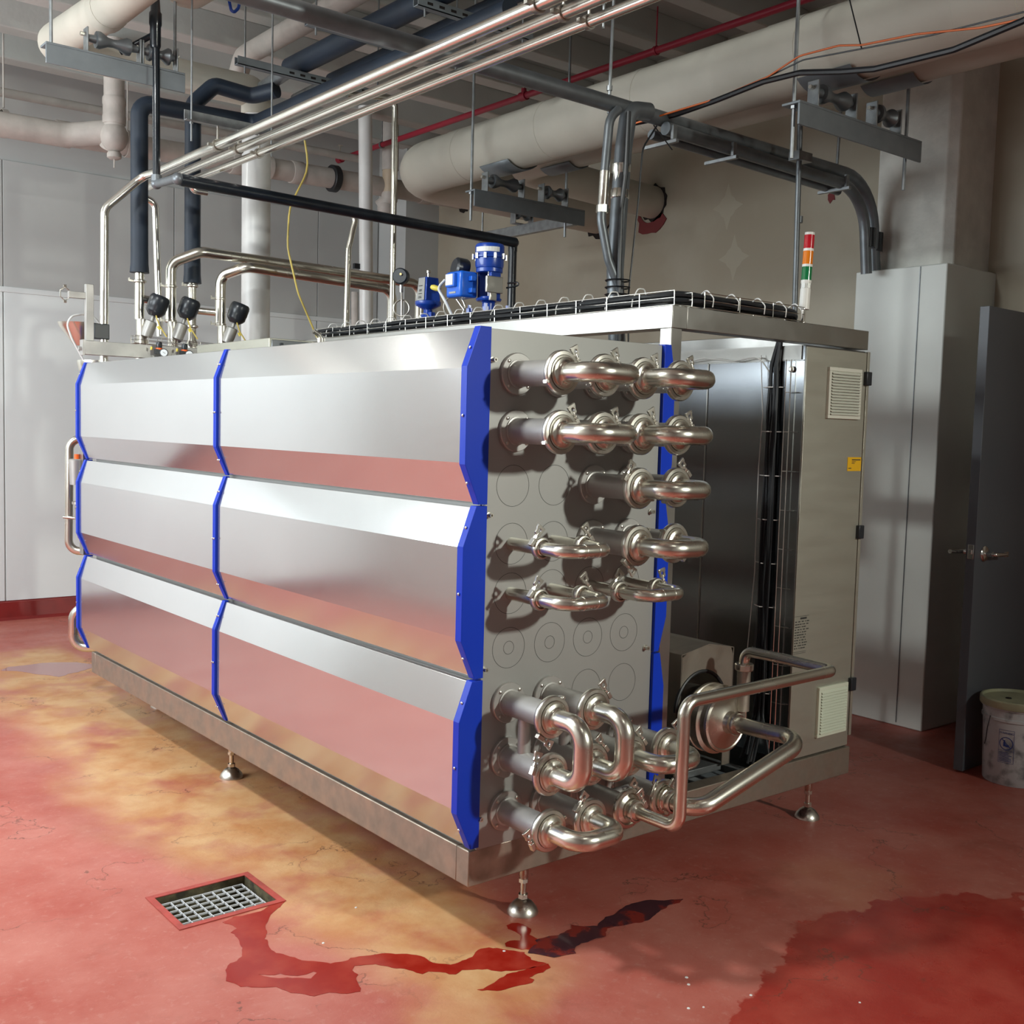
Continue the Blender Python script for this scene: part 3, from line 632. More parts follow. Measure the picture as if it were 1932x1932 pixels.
def vent(x0, x1, z0, z1, n, m):
    fr = build(MB().box(x0, -.004, z0, x1, .008, z0+.014).box(x0, -.004, z1-.014, x1, .008, z1).box(x0, -.004, z0+.014, x0+.014, .008, z1-.014).box(x1-.014, -.004, z0+.014, x1, .008, z1-.014), 'vent_frame', m, cb, bevel=.0015)
    build(MB().box(x0+.014, .005, z0+.014, x1-.014, .008, z1-.014), 'vent_backing', 'dark_hole', fr)
    st = (z1-z0-.028)/n; s0 = None
    for k in range(n):
        z = z0+.014+st*(k+.5)
        if s0 is None: s0 = build(MB().obox(((x0+x1)/2, -.004, z), x1-x0-.026, .016, .0018, Matrix.Rotation(.75, 3, 'X')), 'vent_slat', m, fr)
        else:
            c = s0.copy(); COL.objects.link(c); c.location = (0, 0, st*k)
vent(1.618, 1.826, 1.590, 1.780, 15, 'vent_cream'); vent(1.650, 1.838, .374, .569, 15, 'vent_light')
yl = build(MB().box(1.773, .0065, 1.393, 1.862, .0078, 1.446), 'warning_sticker', 'label_yellow', cb)
build(MB().box(1.80, .0058, 1.434, 1.856, .0064, 1.438).box(1.80, .0058, 1.428, 1.825, .0064, 1.430).box(1.80, .0058, 1.422, 1.818, .0064, 1.4245).box(1.779, .0058, 1.402, 1.798, .0064, 1.405), 'printed_lines', 'print_black', yl)
tp = MB(); random.seed(5)
tp.box(1.490, .0068, .8535, 1.575, .0076, .8545)
tp.box(1.525, .0068, .842, 1.562, .0076, .849)
for r in range(11):
    xx = 1.494
    while xx < 1.565:
        w_ = random.uniform(.004, .014); tp.box(xx, .0068, .832-r*.010, xx+w_, .0076, .8355-r*.010); xx += w_+random.uniform(.002, .010)
tp.box(1.490, .0068, .7195, 1.565, .0076, .7207).box(1.490, .0068, .7135, 1.565, .0076, .7147)
build(tp, 'engraved_print', 'print_black', cb, smooth=False)
build(MB().rev([(.012, 0), (.012, .006), (.006, .007), (.006, .012)], (1.489, .07, 1.765), (-1, 0, 0), 12), 'lifting_bolt', 'cast_steel', cb)
# ---------------------------------------------------------------- signal tower
st = thing('signal_tower', (1.497, .04, 1.93), 'slim stack light with red, amber and green lenses over the control cabinet', 'lamp')
sx, sy = 1.500, .04; tr_ = .0185
def seg(nm, z0, z1, m, r=tr_): return build(MB().rev([(r, 0), (r, z1-z0)], (sx+(z0-1.93)*.05, sy, z0), (.05, 0, 1), 24), nm, m, st)
seg('stem', 1.93, 1.985, 'bright_tube', .007); seg('base', 1.982, 2.055, 'white_plastic'); seg('buzzer', 2.055, 2.078, 'white_plastic', .0178)
b = MB()
for k in range(6):
    a = k*PI/3+.2; R = Matrix.Rotation(a, 3, 'Z'); b.obox(Vector((sx+.0068, sy, 2.0665)) + R @ Vector((.0178, 0, 0)), .003, .012, .016, R)
build(b, 'buzzer_grille', 'label_grey', st)
seg('ring', 2.078, 2.087, 'white_plastic'); seg('green_lens', 2.087, 2.135, 'lamp_green'); seg('ring', 2.135, 2.144, 'white_plastic')
seg('amber_lens', 2.144, 2.192, 'lamp_amber'); seg('ring', 2.192, 2.201, 'white_plastic'); seg('red_lens', 2.201, 2.250, 'lamp_red'); seg('cap', 2.250, 2.259, 'white_plastic', .0175)
# ---------------------------------------------------------------- cable tray with its cables
def wire_tray(name, P, w, h, label, step=.155):
    t = thing(name, P[0], label, 'cable tray'); b = MB(); P = [Vector(p) for p in P]
    for i in range(len(P)-1):
        a, c = P[i], P[i+1]; d = (c-a).normalized(); s = Vector((-d.y, d.x, 0)).normalized(); L_ = (c-a).length
        for sg in (-1, 1):
            for hh in (0, h*.5, h): b.tube([a+s*sg*w/2+Vector((0, 0, hh)), c+s*sg*w/2+Vector((0, 0, hh))], .0015, 5)
        b.tube([a, c], .0017, 5)
        n = int(L_/step)
        for k in range(n+1):
            p = a + d*(k*L_/n); b.tube([p-s*w/2+Vector((0, 0, h)), p-s*w/2, p+s*w/2, p+s*w/2+Vector((0, 0, h))], .0017, 5)
    build(b, 'wire_mesh', 'bright_tube', t); return t
trY = wire_tray('cable_tray', [(.835, 2.38, 1.934), (.835, .02, 1.934)], .085, .046, 'long wire mesh cable tray along the top beam of the machine')
trX = wire_tray('cable_tray', [(.93, .055, 1.934), (1.47, .055, 1.934)], .085, .05, 'short wire mesh cable tray above the dark gap by the cabinet')
cbn = thing('cable_bundle', (.83, 1.2, 1.95), 'thick bundle of black cables lying in the top tray and turning at the corner', 'cables')
random.seed(11)
for k in range(18):
    ox = random.uniform(-.034, .030); oz = random.uniform(.008, .050); r = random.uniform(.0055, .008)
    P = []
    y = 2.42 - random.uniform(0, .15)
    while y > .14: P.append((.835+ox+random.uniform(-.006, .006), y, 1.938+oz+random.uniform(-.004, .004))); y -= .13
    P += [(.855+ox*.5, .075+ox*.6, 1.940+oz), (.93, .055+ox*.9, 1.940+oz)]
    for q in range(5): P.append((1.04+q*.1, .055+ox*.9+random.uniform(-.003, .003), 1.938+oz+random.uniform(-.003, .003)))
    P += [(1.475, .075+ox*.4, 1.925+oz*.8), (1.478, .11+ox*.3, 1.87)]
    build(MB().tube(P, r, 7, .05, 4), 'cable', 'cable_black', cbn)
b = MB()
y = 2.3
while y > .1:
    b.tube([(.80, y, 1.94), (.797, y-.006, 1.965), (.815, y-.012, 2.002), (.85, y-.008, 2.004), (.874, y, 1.968), (.874, y, 1.94)], .0022, 5, .015, 3); y -= .13
for x in (.97, 1.10, 1.24, 1.36, 1.45): b.tube([(x, .012, 1.94), (x+.005, .012, 1.97), (x+.01, .05, 2.003), (x, .09, 1.97)], .0022, 5, .015, 3)
build(b, 'cable_tie', 'tie_white', cbn)
vb = thing('cable_run', (1.478, .13, .32), 'vertical run of black cables with white ties down the dark side of the cabinet', 'cables')
random.seed(3)
for k in range(9):
    oy = random.uniform(-.03, .03); P = [(1.478, .12+oy*.3, 1.90)]
    for q in range(9): P.append((1.480-abs(random.uniform(0, .012)), .15+oy+random.uniform(-.004, .004), 1.78-q*.165))
    P.append((1.44-random.uniform(0, .12), .12+oy*3, .315)); build(MB().tube(P, random.uniform(.004, .006), 6, .04, 3), 'cable', 'cable_black', vb)
build(MB().tube([(1.47, .20, 1.82), (1.476, .185, 1.6), (1.472, .19, 1.4), (1.476, .19, 1.0), (1.47, .21, .6), (1.45, .17, .33)], .002, 5), 'thin_wire', 'clear_hose', vb)
b = MB()
for q in range(9): b.tube([(1.488, .105, 1.70-q*.165), (1.462, .15, 1.70-q*.165), (1.488, .195, 1.70-q*.165)], .0018, 5)
build(b, 'cable_tie', 'tie_white', vb)
lt = thing('cable_ladder', (1.484, .08, .35), 'narrow upright wire ladder beside the black cables on the cabinet side', 'cable tray')
b = MB()
for y in (.065, .088): b.tube([(1.478, y, .34), (1.478, y, 1.80)], .0018, 5)
for q in range(10): b.tube([(1.478, .06, 1.68-q*.145), (1.486, .03, 1.68-q*.145)], .0015, 5); b.tube([(1.478, .065, 1.68-q*.145), (1.478, .088, 1.68-q*.145)], .0015, 5)
build(b, 'wire', 'bright_tube', lt)
tag(build(MB().tube([(1.46, .62, 1.80), (1.44, .45, 1.815), (1.455, .32, 1.80), (1.46, .2, 1.815), (1.48, .16, 1.75)], .003, 6, .05), 'loose_wire', 'clear_hose'), 'thin pale wire sagging across the top of the dark cabinet side', 'wire')
# ---------------------------------------------------------------- junction box on top of the machine
jb = thing('junction_box', (.62, 2.55, 1.80), 'flat stainless steel box lying on the machine top behind the panels', 'box')
build(MB().box(.45, 2.20, 1.80, .72, 3.02, 1.905), 'casing', 'cabinet_steel', jb, bevel=.003)
build(MB().box(.46, 2.192, 1.808, .71, 2.20, 1.898), 'lid', 'dark_mirror', jb, bevel=.002)
build(MB().box(.50, 2.185, 1.82, .515, 2.193, 1.885).box(.655, 2.185, 1.82, .67, 2.193, 1.885), 'latch', 'black_plastic', jb, bevel=.002)
tag(build(MB().tube([(.70, 2.17, 1.80), (.70, 2.17, 1.93), (.66, 2.17, 1.95)], .011, 10, .03).rev([(.02, 0), (.02, .02)], (.70, 2.17, 1.90), (0, 0, 1), 12), 'elbow_fitting', 'cast_steel'), 'small steel elbow fitting standing beside the flat box', 'fitting')

# ---------------------------------------------------------------- blue control valves
def lug_bolts(b, c, r, n, h): 
    for k in range(n): a = 2*PI*k/n+.4; b.rev([(.007, 0), (.007, h), (.004, h), (.004, h+.01)], (c[0]+r*math.cos(a), c[1]+r*math.sin(a), c[2]), (0, 0, 1), 6)
vx, vy = 1.15, 1.47
cv = thing('control_valve', (vx, vy, 1.80), 'tall blue pneumatic control valve with round actuator and side positioner box', 'valve')
build(MB().rev([(.045, 0), (.045, .10), (.075, .11), (.075, .128), (.045, .132), (.04, .15)], (vx, vy, 1.83), (0, 0, 1), 22), 'valve_body', 'blue_paint', cv)
b = MB(); b.obox((vx, vy, 2.005), .13, .13, .03); build(b, 'bonnet', 'blue_paint', cv, bevel=.012)
b = MB()
for sx_, sy_ in ((-1, -1), (1, -1), (1, 1), (-1, 1)): b.rev([(.013, 0), (.013, .02), (.007, .02), (.007, .034)], (vx+sx_*.05, vy+sy_*.05, 2.02), (0, 0, 1), 6)
build(b, 'nut', 'blue_paint', cv, smooth=False)
b = MB().rev([(.024, 0), (.024, .045), (.036, .055), (.036, .07)], (vx, vy, 2.02), (0, 0, 1), 18)
b.obox((vx, vy+.034, 2.135), .045, .016, .12); b.obox((vx, vy-.034, 2.135), .045, .016, .12); b.rev([(.05, 0), (.05, .02)], (vx, vy, 2.19), (0, 0, 1), 20).rev([(.045, 0), (.05, .012)], (vx, vy, 2.07), (0, 0, 1), 20)
build(b, 'yoke', 'blue_paint', cv, bevel=.003)
build(MB().cyl((vx, vy, 2.08), (vx, vy, 2.19), .008, n=10), 'stem', 'chrome', cv)
b = MB(); b.obox((vx-.015, vy-.05, 2.135), .075, .012, .07); b.obox((vx-.02, vy-.05, 2.085), .03, .012, .035); build(b, 'bracket', 'cast_steel', cv, bevel=.003)
ac = build(MB().rev([(.050, 0), (.053, .01), (.053, .040), (.058, .043), (.058, .050), (.054, .053), (.054, .092), (.050, .100), (.03, .103), (.001, .104)], (vx, vy, 2.21), (0, 0, 1), 32), 'actuator', 'blue_paint', cv)
b = MB()
for k in range(10): a = k*PI/5; b.rev([(.005, 0), (.005, .022)], (vx+.060*math.cos(a), vy+.060*math.sin(a), 2.246), (0, 0, 1), 6)
build(b, 'bolt', 'cast_steel', ac)
b = MB()
for k in range(9): a = k*PI/16+PI*.98; b.obox((vx+.0545*math.cos(a), vy+.0545*math.sin(a), 2.284), .002, .012, .020, Matrix.Rotation(a, 3, 'Z'))
build(b, 'name_band', 'label_white', ac)
po = build(MB().box(vx-.115, vy+.02, 2.082, vx-.035, vy+.115, 2.192), 'positioner', 'blue_box', cv, bevel=.010)
build(MB().box(vx-.128, vy+.045, 2.125, vx-.113, vy+.10, 2.182), 'window_cover', 'blue_box', po, bevel=.003)
build(MB().box(vx-.1300, vy+.052, 2.132, vx-.1278, vy+.096, 2.178), 'paper_label', 'label_white', po)
build(MB().box(vx-.1165, vy+.05, 2.098, vx-.1145, vy+.09, 2.106), 'type_plate', 'label_grey', po)
build(MB().box(vx-.08, vy-.0, 2.10, vx-.06, vy+.022, 2.12).box(vx-.08, vy, 2.15, vx-.06, vy+.022, 2.17), 'mounting_lug', 'blue_box', po, bevel=.002)
build(MB().rev([(.040, 0), (.044, .008), (.044, .045), (.036, .052)], (vx-.02, vy+.115, 2.215), (-.75, .2, .1), 24), 'regulator_gauge', 'black_plastic', cv)
build(MB().rev([(.009, 0), (.012, .01), (.012, .03), (.008, .038)], (vx-.105, vy+.165, 2.125), (-.4, .6, .25), 10), 'plug', 'yellow_tag', cv)
build(MB().tube([(vx-.10, vy+.14, 2.165), (vx-.12, vy+.16, 2.13), (vx-.13, vy+.09, 2.06), (vx-.20, vy-.05, 1.985)], .0055, 8, .04), 'hose', 'clear_hose', cv)
build(MB().tube([(vx+.055, vy-.04, 2.15), (vx+.08, vy-.07, 2.155), (vx+.08, vy-.075, 2.14), (vx+.05, vy-.04, 2.13)], .004, 6, .02), 'pin_lever', 'black_iron', cv)
cv.scale = (1.2, 1.2, 1.04)
# smaller blue regulating valve
vx, vy = 1.15, 1.945
sv = thing('control_valve', (vx, vy, 1.80), 'short blue regulating valve with tapered square housing and grey scale plate', 'valve')
build(MB().rev([(.04, 0), (.04, .10), (.07, .105), (.07, .125), (.035, .13)], (vx, vy, 1.83), (0, 0, 1), 20), 'valve_body', 'blue_paint', sv)
b = MB(); b.obox((vx, vy, 1.985), .12, .12, .02); lug_bolts(b, (vx, vy, 1.99), .07, 4, .016); b.rev([(.036, 0), (.038, .02), (.02, .045), (.017, .075)], (vx, vy, 1.995), (0, 0, 1), 18); b.obox((vx, vy, 2.03), .02, .075, .035)
build(b, 'bonnet', 'blue_paint', sv, bevel=.002)
build(MB().rev([(.024, 0), (.050, .016), (.053, .022), (.053, .034), (.048, .037)], (vx, vy, 2.062), (0, 0, 1), 26), 'diaphragm_housing', 'blue_paint', sv)
def frustum(c, a, bq, h):
    b = MB(); x, y, z = c; vs = [(x-a, y-a, z), (x+a, y-a, z), (x+a, y+a, z), (x-a, y+a, z), (x-bq, y-bq, z+h), (x+bq, y-bq, z+h), (x+bq, y+bq, z+h), (x-bq, y+bq, z+h)]
    return b.add(vs, [(0,3,2,1),(4,5,6,7),(0,1,5,4),(1,2,6,5),(2,3,7,6),(3,0,4,7)])
hs = build(frustum((vx, vy, 2.098), .036, .029, .105), 'housing', 'blue_paint', sv, bevel=.003)
b = MB(); vs = [(vx-.0375, vy+.027, 2.10), (vx-.0375, vy-.027, 2.10), (vx-.0302, vy-.022, 2.20), (vx-.0302, vy+.022, 2.20)]; vs += [(x-.002, y, z) for x, y, z in vs]
b.add(vs, [(0,1,2,3),(7,6,5,4),(0,4,5,1),(1,5,6,2),(2,6,7,3),(3,7,4,0)]); build(b, 'scale_plate', 'label_grey', hs, smooth=False)
b = MB(); random.seed(2)
for zz, w_ in ((2.163, .022), (2.145, .014), (2.140, .014), (2.128, .02), (2.115, .016), (2.109, .02)):
    xx = vx-.0400+(zz-2.10)*.073; b.box(xx-.001, vy-.002-w_/2+.004, zz, xx+.0004, vy+w_/2+.004, zz+.003)
build(b, 'printed_lines', 'print_black', hs)
build(MB().rev([(.006, 0), (.006, .02), (.009, .022), (.009, .032), (.004, .036)], (vx, vy, 2.203), (0, 0, 1), 12), 'setting_screw', 'bright_tube', sv)
sv.scale = (1.18, 1.18, 1.06)
# pressure gauge and the pigtail siphons
def coil(c, r, turns, axis='y', rad=.004, pts=28):
    return [(c[0]+r*.62*math.cos(2*PI*t/pts*1.0+PI/2)*1.0, c[1]-r*.78*math.cos(2*PI*t/pts+PI/2), c[2]+r*math.sin(2*PI*t/pts+PI/2)) for t in range(int(pts*turns))]
pg = thing('pressure_gauge', (1.15, 2.18, 1.95), 'black round pressure gauge on a pigtail siphon on the machine top', 'gauge')
build(MB().rev([(.001, 0), (.036, 0), (.040, .004), (.040, .034), (.034, .040), (.001, .040)], (1.16, 2.19, 2.255), (-.78, -.60, .0), 28), 'case', 'black_plastic', pg)
build(MB().rev([(.006, 0), (.006, .003)], (1.128, 2.155, 2.262), (-.78, -.60, 0), 10).rev([(.003, 0), (.003, .003)], (1.135, 2.172, 2.245), (-.78, -.60, 0), 8), 'dial_screw', 'brass', pg)
build(MB().rev([(.009, 0), (.009, .035)], (1.15, 2.18, 2.178), (0, 0, 1), 6), 'connector', 'cast_steel', pg)
c0 = coil((1.15, 2.175, 2.10), .040, 1.05)
build(MB().tube([(1.15, 2.18, 2.18)] + c0 + [(1.155, 2.18, 1.95)], .0042, 8), 'siphon', 'cast_steel', pg)
c0 = coil((1.15, 1.73, 2.075), .050, 1.1)
tag(build(MB().tube([(1.15, 1.72, 1.95), (1.17, 1.68, 2.06)] + c0, .0042, 8), 'siphon_tube', 'cast_steel'), 'thin coiled steel siphon loop standing between the two blue valves', 'tube')
# process pipes along the top the valves stand on
b = MB().tube([(1.15, 1.2, 1.86), (1.15, 2.6, 1.86)], .04, 18)
tag(build(b, 'header_pipe', 'sleeve_steel'), 'horizontal steel header pipe below the two blue valves', 'pipe')
# ---------------------------------------------------------------- valve manifold behind the far end
mf = thing('support_rail', (.32, 3.38, 1.84), 'brushed steel rail with an upright post and hexagonal pipe clip at the far end', 'rail')
build(MB().box(-.01, 3.352, 1.842, .776, 3.40, 1.913), 'rail', 'sleeve_steel', mf, bevel=.002)
build(MB().box(-.02, 3.352, 1.838, -.01, 3.40, 1.917).cyl((-.034, 3.376, 1.872), (-.02, 3.376, 1.872), .010, n=6), 'end_cap', 'sleeve_steel', mf)
build(MB().box(.0, 3.362, 1.913, .040, 3.392, 2.202), 'post', 'sleeve_steel', mf, bevel=.002)
build(MB().box(-.085, 3.366, 2.125, 0, 3.388, 2.158), 'arm', 'sleeve_steel', mf, bevel=.002)
b = MB(); P = [(-.100+.026*math.cos(PI/6+k*PI/3), 3.377, 2.143+.034*math.sin(PI/6+k*PI/3)) for k in range(6)]
b.tube(P+[P[0]], .003, 6).rev([(.007, -.007), (.007, .007)], (-.100, 3.377, 2.182), (1, 0, 0), 8).rev([(.007, -.007), (.007, .007)], (-.100, 3.377, 2.104), (1, 0, 0), 8)
build(b, 'pipe_clip', 'cast_steel', mf)
def tank_clamp(b, x, y, z, r): b.rev([(r*.8, -.008), (r, -.004), (r, .004), (r*.8, .008)], (x, y, z), (0, 0, 1), 20, closed=True); b.obox((x-r-.012, y-.004, z), .024, .010, .010); b.obox((x-r-.022, y-.004, z+.004), .006, .008, .020)
def angle_valve(x, y, zb, label, zc, top=True):
    v = thing('angle_seat_valve', (x, y, zb), label, 'valve', 'angle seat valves at the far end of the machine')
    b = MB().rev([(.030, 0), (.030, .05), (.034, .055), (.034, .16), (.028, .175), (.028, zc-zb)], (x, y, zb), (0, 0, 1), 20)
    build(b, 'body', 'cast_steel', v)
    d = Vector((.30, -.14, .94)).normalized(); p = Vector((x+.012, y-.035, 1.965))
    build(MB().rev([(.030, 0), (.032, .04), (.032, .085), (.026, .09)], p, d, 20).cyl(p+d*.085, p+d*.125, .010, n=10), 'bonnet', 'sleeve_steel', v)
    q = p+d*.118
    a = build(MB().rev([(.028, 0), (.046, .018), (.053, .030), (.053, .050), (.0545, .052), (.0545, .095), (.052, .108), (.044, .117), (.001, .118)], q, d, 28), 'actuator', 'black_plastic', v)
    build(MB().rev([(.013, 0), (.012, .003)], q+d*.1175, d, 14), 'indicator', 'cast_steel' if 'yellow' not in label else 'yellow_tag', a)
    build(MB().tube([q+Vector((.0, -.03, .01)), q+Vector((.012, -.05, -.05)), q+Vector((.05, -.06, -.11))], .004, 6, .02), 'air_hose', 'yellow_hose', v)
    build(MB().rev([(.007, 0), (.007, .02)], q+Vector((.006, -.045, -.055)), (.3, -.1, -.6), 8), 'fitting', 'yellow_tag', v)
    return v
V = [(.345, 3.52, 1.78, 'angle seat valve below the left black insulated pipe', 2.06), (.520, 3.52, 1.76, 'angle seat valve with a yellow cap dot, second from the left', 2.06), (.812, 3.52, 1.76, 'angle seat valve standing rightmost at the far end', 2.06)]
for v in V: angle_valve(*v)
# short riser for the second insulated pipe, with a black actuator peeping out behind
rs = thing('riser_valve', (.69, 3.66, 1.76), 'slim steel riser valve below the right black insulated pipe', 'valve')
build(MB().rev([(.028, 0), (.028, .10), (.034, .11), (.034, .2), (.024, .22), (.024, .545)], (.69, 3.66, 1.76), (0, 0, 1), 18), 'body', 'cast_steel', rs)
build(MB().rev([(.03, 0), (.036, .02), (.036, .07), (.02, .08)], (.60, 3.60, 1.98), (-.4, .5, .3), 18), 'actuator', 'black_plastic', rs)
b = MB(); tank_clamp(b, .69, 3.66, 2.055, .036); tank_clamp(b, .69, 3.66, 2.285, .036); build(b, 'clamp', 'cast_steel', rs)
# H-shaped pipe pieces with the cross links
hp = thing('manifold_pipe', (.345, 3.55, 2.05), 'upright steel pipe piece with cross link under the left insulated pipe', 'pipe')
build(MB().cyl((.345, 3.55, 2.06), (.345, 3.55, 2.31), .026, n=18).cyl((.345, 3.55, 2.175), (.52, 3.55, 2.160), .022, n=16), 'tube', 'tube_steel', hp)
b = MB(); tank_clamp(b, .345, 3.55, 2.265, .037); build(b, 'clamp', 'cast_steel', hp)
hp = thing('manifold_pipe', (.664, 3.55, 2.05), 'short horizontal steel cross link between riser and rightmost valve', 'pipe')
build(MB().cyl((.69, 3.64, 2.145), (.812, 3.55, 2.135), .020, n=16), 'tube', 'tube_steel', hp)
# two product pipes running right over the machine top
pa = thing('product_pipe', (.52, 3.55, 2.06), 'upper polished pipe bending over and running along behind the gauge', 'pipe')
build(MB().tube([(.520, 3.55, 2.06), (.520, 3.55, 2.385), (.655, 3.46, 2.452), (2.12, 3.46, 2.425), (2.12, 3.46, 2.0)], .030, 18, .07, 7), 'bent_tube', 'tube_steel', pa)
b = MB(); tank_clamp(b, .52, 3.55, 2.255, .036); tank_clamp(b, .52, 3.55, 2.065, .036); build(b, 'clamp', 'cast_steel', pa)
pb = thing('product_pipe', (.812, 3.5, 2.06), 'lower polished pipe bending over beside the upper one', 'pipe')
build(MB().tube([(.812, 3.55, 2.06), (.812, 3.55, 2.345), (.90, 3.40, 2.392), (1.86, 3.38, 2.360), (1.86, 3.38, 2.0)], .030, 18, .07, 7), 'bent_tube', 'tube_steel', pb)
b = MB(); tank_clamp(b, .812, 3.55, 2.215, .034); tank_clamp(b, .812, 3.55, 2.07, .034); build(b, 'clamp', 'cast_steel', pb)
# tall pipes
tl = thing('tube_line', (.167, 3.5, 1.9), 'first polished tube line, rising from the far end and running under the ceiling', 'pipe', 'three polished tube lines')
build(MB().tube([(.120, 3.45, 1.80), (.124, 3.45, 2.610), (.312, 3.41, 2.80), (.327, 3.25, 2.80), (.327, -3.6, 2.80)], .0215, 18, .07, 7), 'tube', 'bright_tube', tl)
tl2 = thing('tube_line', (.43, 3.5, 2.0), 'middle polished tube line of the three under the ceiling', 'pipe', 'three polished tube lines')
build(MB().tube([(.43, -3.6, 2.80), (.43, 3.85, 2.80), (.545, 3.85, 2.755), (.575, 3.85, 2.0)], .0198, 18, .05, 7), 'tube', 'bright_tube', tl2)
tl3 = thing('tube_line', (.537, 3.0, 2.0), 'polished tube line nearest the right wall of the three under the ceiling', 'pipe', 'three polished tube lines')
build(MB().tube([(.537, -3.6, 2.80), (.537, 3.3, 2.80), (.537, 3.3, 2.745), (.62, 3.3, 2.745)], .0180, 16, .04, 6), 'tube', 'bright_tube', tl3)
tag(build(MB().tube([(.48, 3.0, 2.725), (1.375, 3.0, 2.70), (1.325, 3.0, 2.50), (1.315, 3.0, 1.95)], .0165, 16, .04, 6), 'drop_tube', 'tube_steel'), 'polished tube under the black gas pipe with a zigzag drop', 'pipe')
tag(build(MB().tube([(1.30, 3.0, 3.34), (1.615, 3.0, 3.385), (1.622, 3.0, 1.95)], .0175, 16, .05, 7), 'drop_tube', 'tube_steel'), 'tall plain steel tube with an elbow at the top beside the slim white pipe', 'pipe')
# hangers of the three tubes
def hanger(y, label, x_rod0, x_rod1, z=2.885, rods=True, up=4.0):
    h = thing('tube_hanger', (.43, y, 2.8), label, 'hanger')
    build(MB().box(.17, y-.015, z, .62, y+.015, z+.004).box(.17, y+.011, z, .62, y+.015, z+.05), 'angle_bar', 'galvanised', h, bevel=.001)
    for (xx, r) in ((.327, .0215), (.43, .0198), (.537, .0180)):
        b = MB().rev([(r+.001, -.009), (r+.006, -.009), (r+.006, .009), (r+.001, .009)], (xx, y, 2.80), (0, 1, 0), 18, closed=True).cyl((xx, y, 2.80+r), (xx, y, z), .005, n=8).obox((xx-r-.016, y, 2.797), .022, .016, .012).obox((xx+r+.010, y, 2.805), .014, .014, .010)
        build(b, 'pipe_clip', 'cast_steel', h)
    for xx in (x_rod0, x_rod1):
        if xx is not None: build(MB().cyl((xx, y, z-.09), (xx, y, up), .0045, n=8).rev([(.008, 0), (.008, .008)], (xx, y, z-.012), (0, 0, 1), 6), 'threaded_rod', 'galvanised', h)
hanger(2.50, 'bracket holding the three polished tubes near the black insulated pipes', .20, .60)
hanger(.19, 'bracket holding the three polished tubes at the top edge near the camera', .20, .60)
# black gas pipe
gp = thing('gas_pipe', (.1, 2.6, 2.0), 'black iron gas pipe dropping from the ceiling and crossing to the blue valves', 'pipe')
build(MB().tube([(.165, 2.86, 4.0), (.175, 2.86, 2.665)], .0185, 14), 'vertical_run', 'black_iron', gp)
build(MB().cyl((.175, 2.87, 2.655), (.175, 2.60, 2.64), .020, n=14), 'short_run', 'conduit_grey', gp)
build(MB().tube([(.19, 2.60, 2.635), (2.20, 2.60, 2.600)], .029, 16), 'long_run', 'black_iron', gp)
build(MB().tube([(2.20, 2.62, 2.600), (2.20, 2.62, 1.95)], .025, 14), 'drop', 'black_iron', gp)
b = MB().sphere((.175, 2.86, 2.655), .027).sphere((.178, 2.60, 2.638), .029).rev([(.026, 0), (.026, .03)], (.175, 2.86, 2.665), (0, 0, 1), 14).rev([(.028, 0), (.028, .03)], (.19, 2.60, 2.636), (1, 0, 0), 14)
build(b, 'elbow', 'conduit_grey', gp)
build(MB().sphere((2.20, 2.61, 2.600), .030).rev([(.027, 0), (.027, .03)], (2.20, 2.62, 2.55), (0, 0, 1), 14).rev([(.027, 0), (.027, .03)], (2.155, 2.60, 2.601), (1, 0, 0), 14), 'elbow', 'black_iron', gp)
build(MB().rev([(.022, 0), (.026, .01), (.026, .10), (.03, .11), (.03, .16), (.024, .17), (.02, .23)], (.168, 2.86, 3.29), (0, 0, 1), 14).tube([(.17, 2.86, 3.36), (.03, 2.95, 3.26)], .014, 10), 'tee', 'black_iron', gp)
# insulated pipes
def flare(b, x, y, z, r): b.rev([(r*1.12, 0), (r*1.02, .05), (r, .12)], (x, y, z), (0, 0, 1), 20)
ip = thing('insulated_pipe', (.345, 3.55, 2.3), 'left black foam-insulated pipe rising from the far valves', 'pipe')
b = MB().tube([(.345, 3.55, 2.34), (.343, 3.55, 3.215), (1.02, 3.55, 3.235), (1.02, 1.2, 3.235)], .046, 20, .07, 6); flare(b, .345, 3.55, 2.312, .046)
build(b, 'foam_sleeve', 'insulation', ip)
ip = thing('insulated_pipe', (.664, 3.6, 2.3), 'right black foam-insulated pipe rising beside the thick white pipe', 'pipe')
b = MB().tube([(.690, 3.66, 2.34), (.690, 3.66, 3.30), (.80, 3.62, 3.42), (1.02, 3.60, 3.40), (1.10, 3.45, 3.42)], .045, 20, .06, 6); flare(b, .690, 3.66, 2.300, .046)
build(b, 'foam_sleeve', 'insulation', ip)
i1 = thing('insulated_pipe', (1.10, 3.2, 3.5), 'thick black insulated pipe hung under the ceiling in strut trapezes', 'pipe')
build(MB().tube([(1.10, 3.28, 3.50), (1.10, -3.5, 3.50)], .058, 20), 'foam_sleeve', 'insulation', i1)
build(MB().cyl((1.10, 3.20, 3.50), (1.10, 3.62, 3.47), .038, n=16), 'steel_pipe', 'galvanised', i1)
i2 = thing('insulated_pipe', (1.37, 3.2, 3.5), 'slimmer black insulated pipe right of the thick one under the ceiling', 'pipe')
build(MB().tube([(1.37, 3.30, 3.50), (1.37, -3.5, 3.50)], .037, 18), 'foam_sleeve', 'insulation', i2)
build(MB().cyl((1.37, 3.25, 3.50), (1.37, 3.75, 3.49), .026, n=14), 'steel_pipe', 'galvanised', i2)
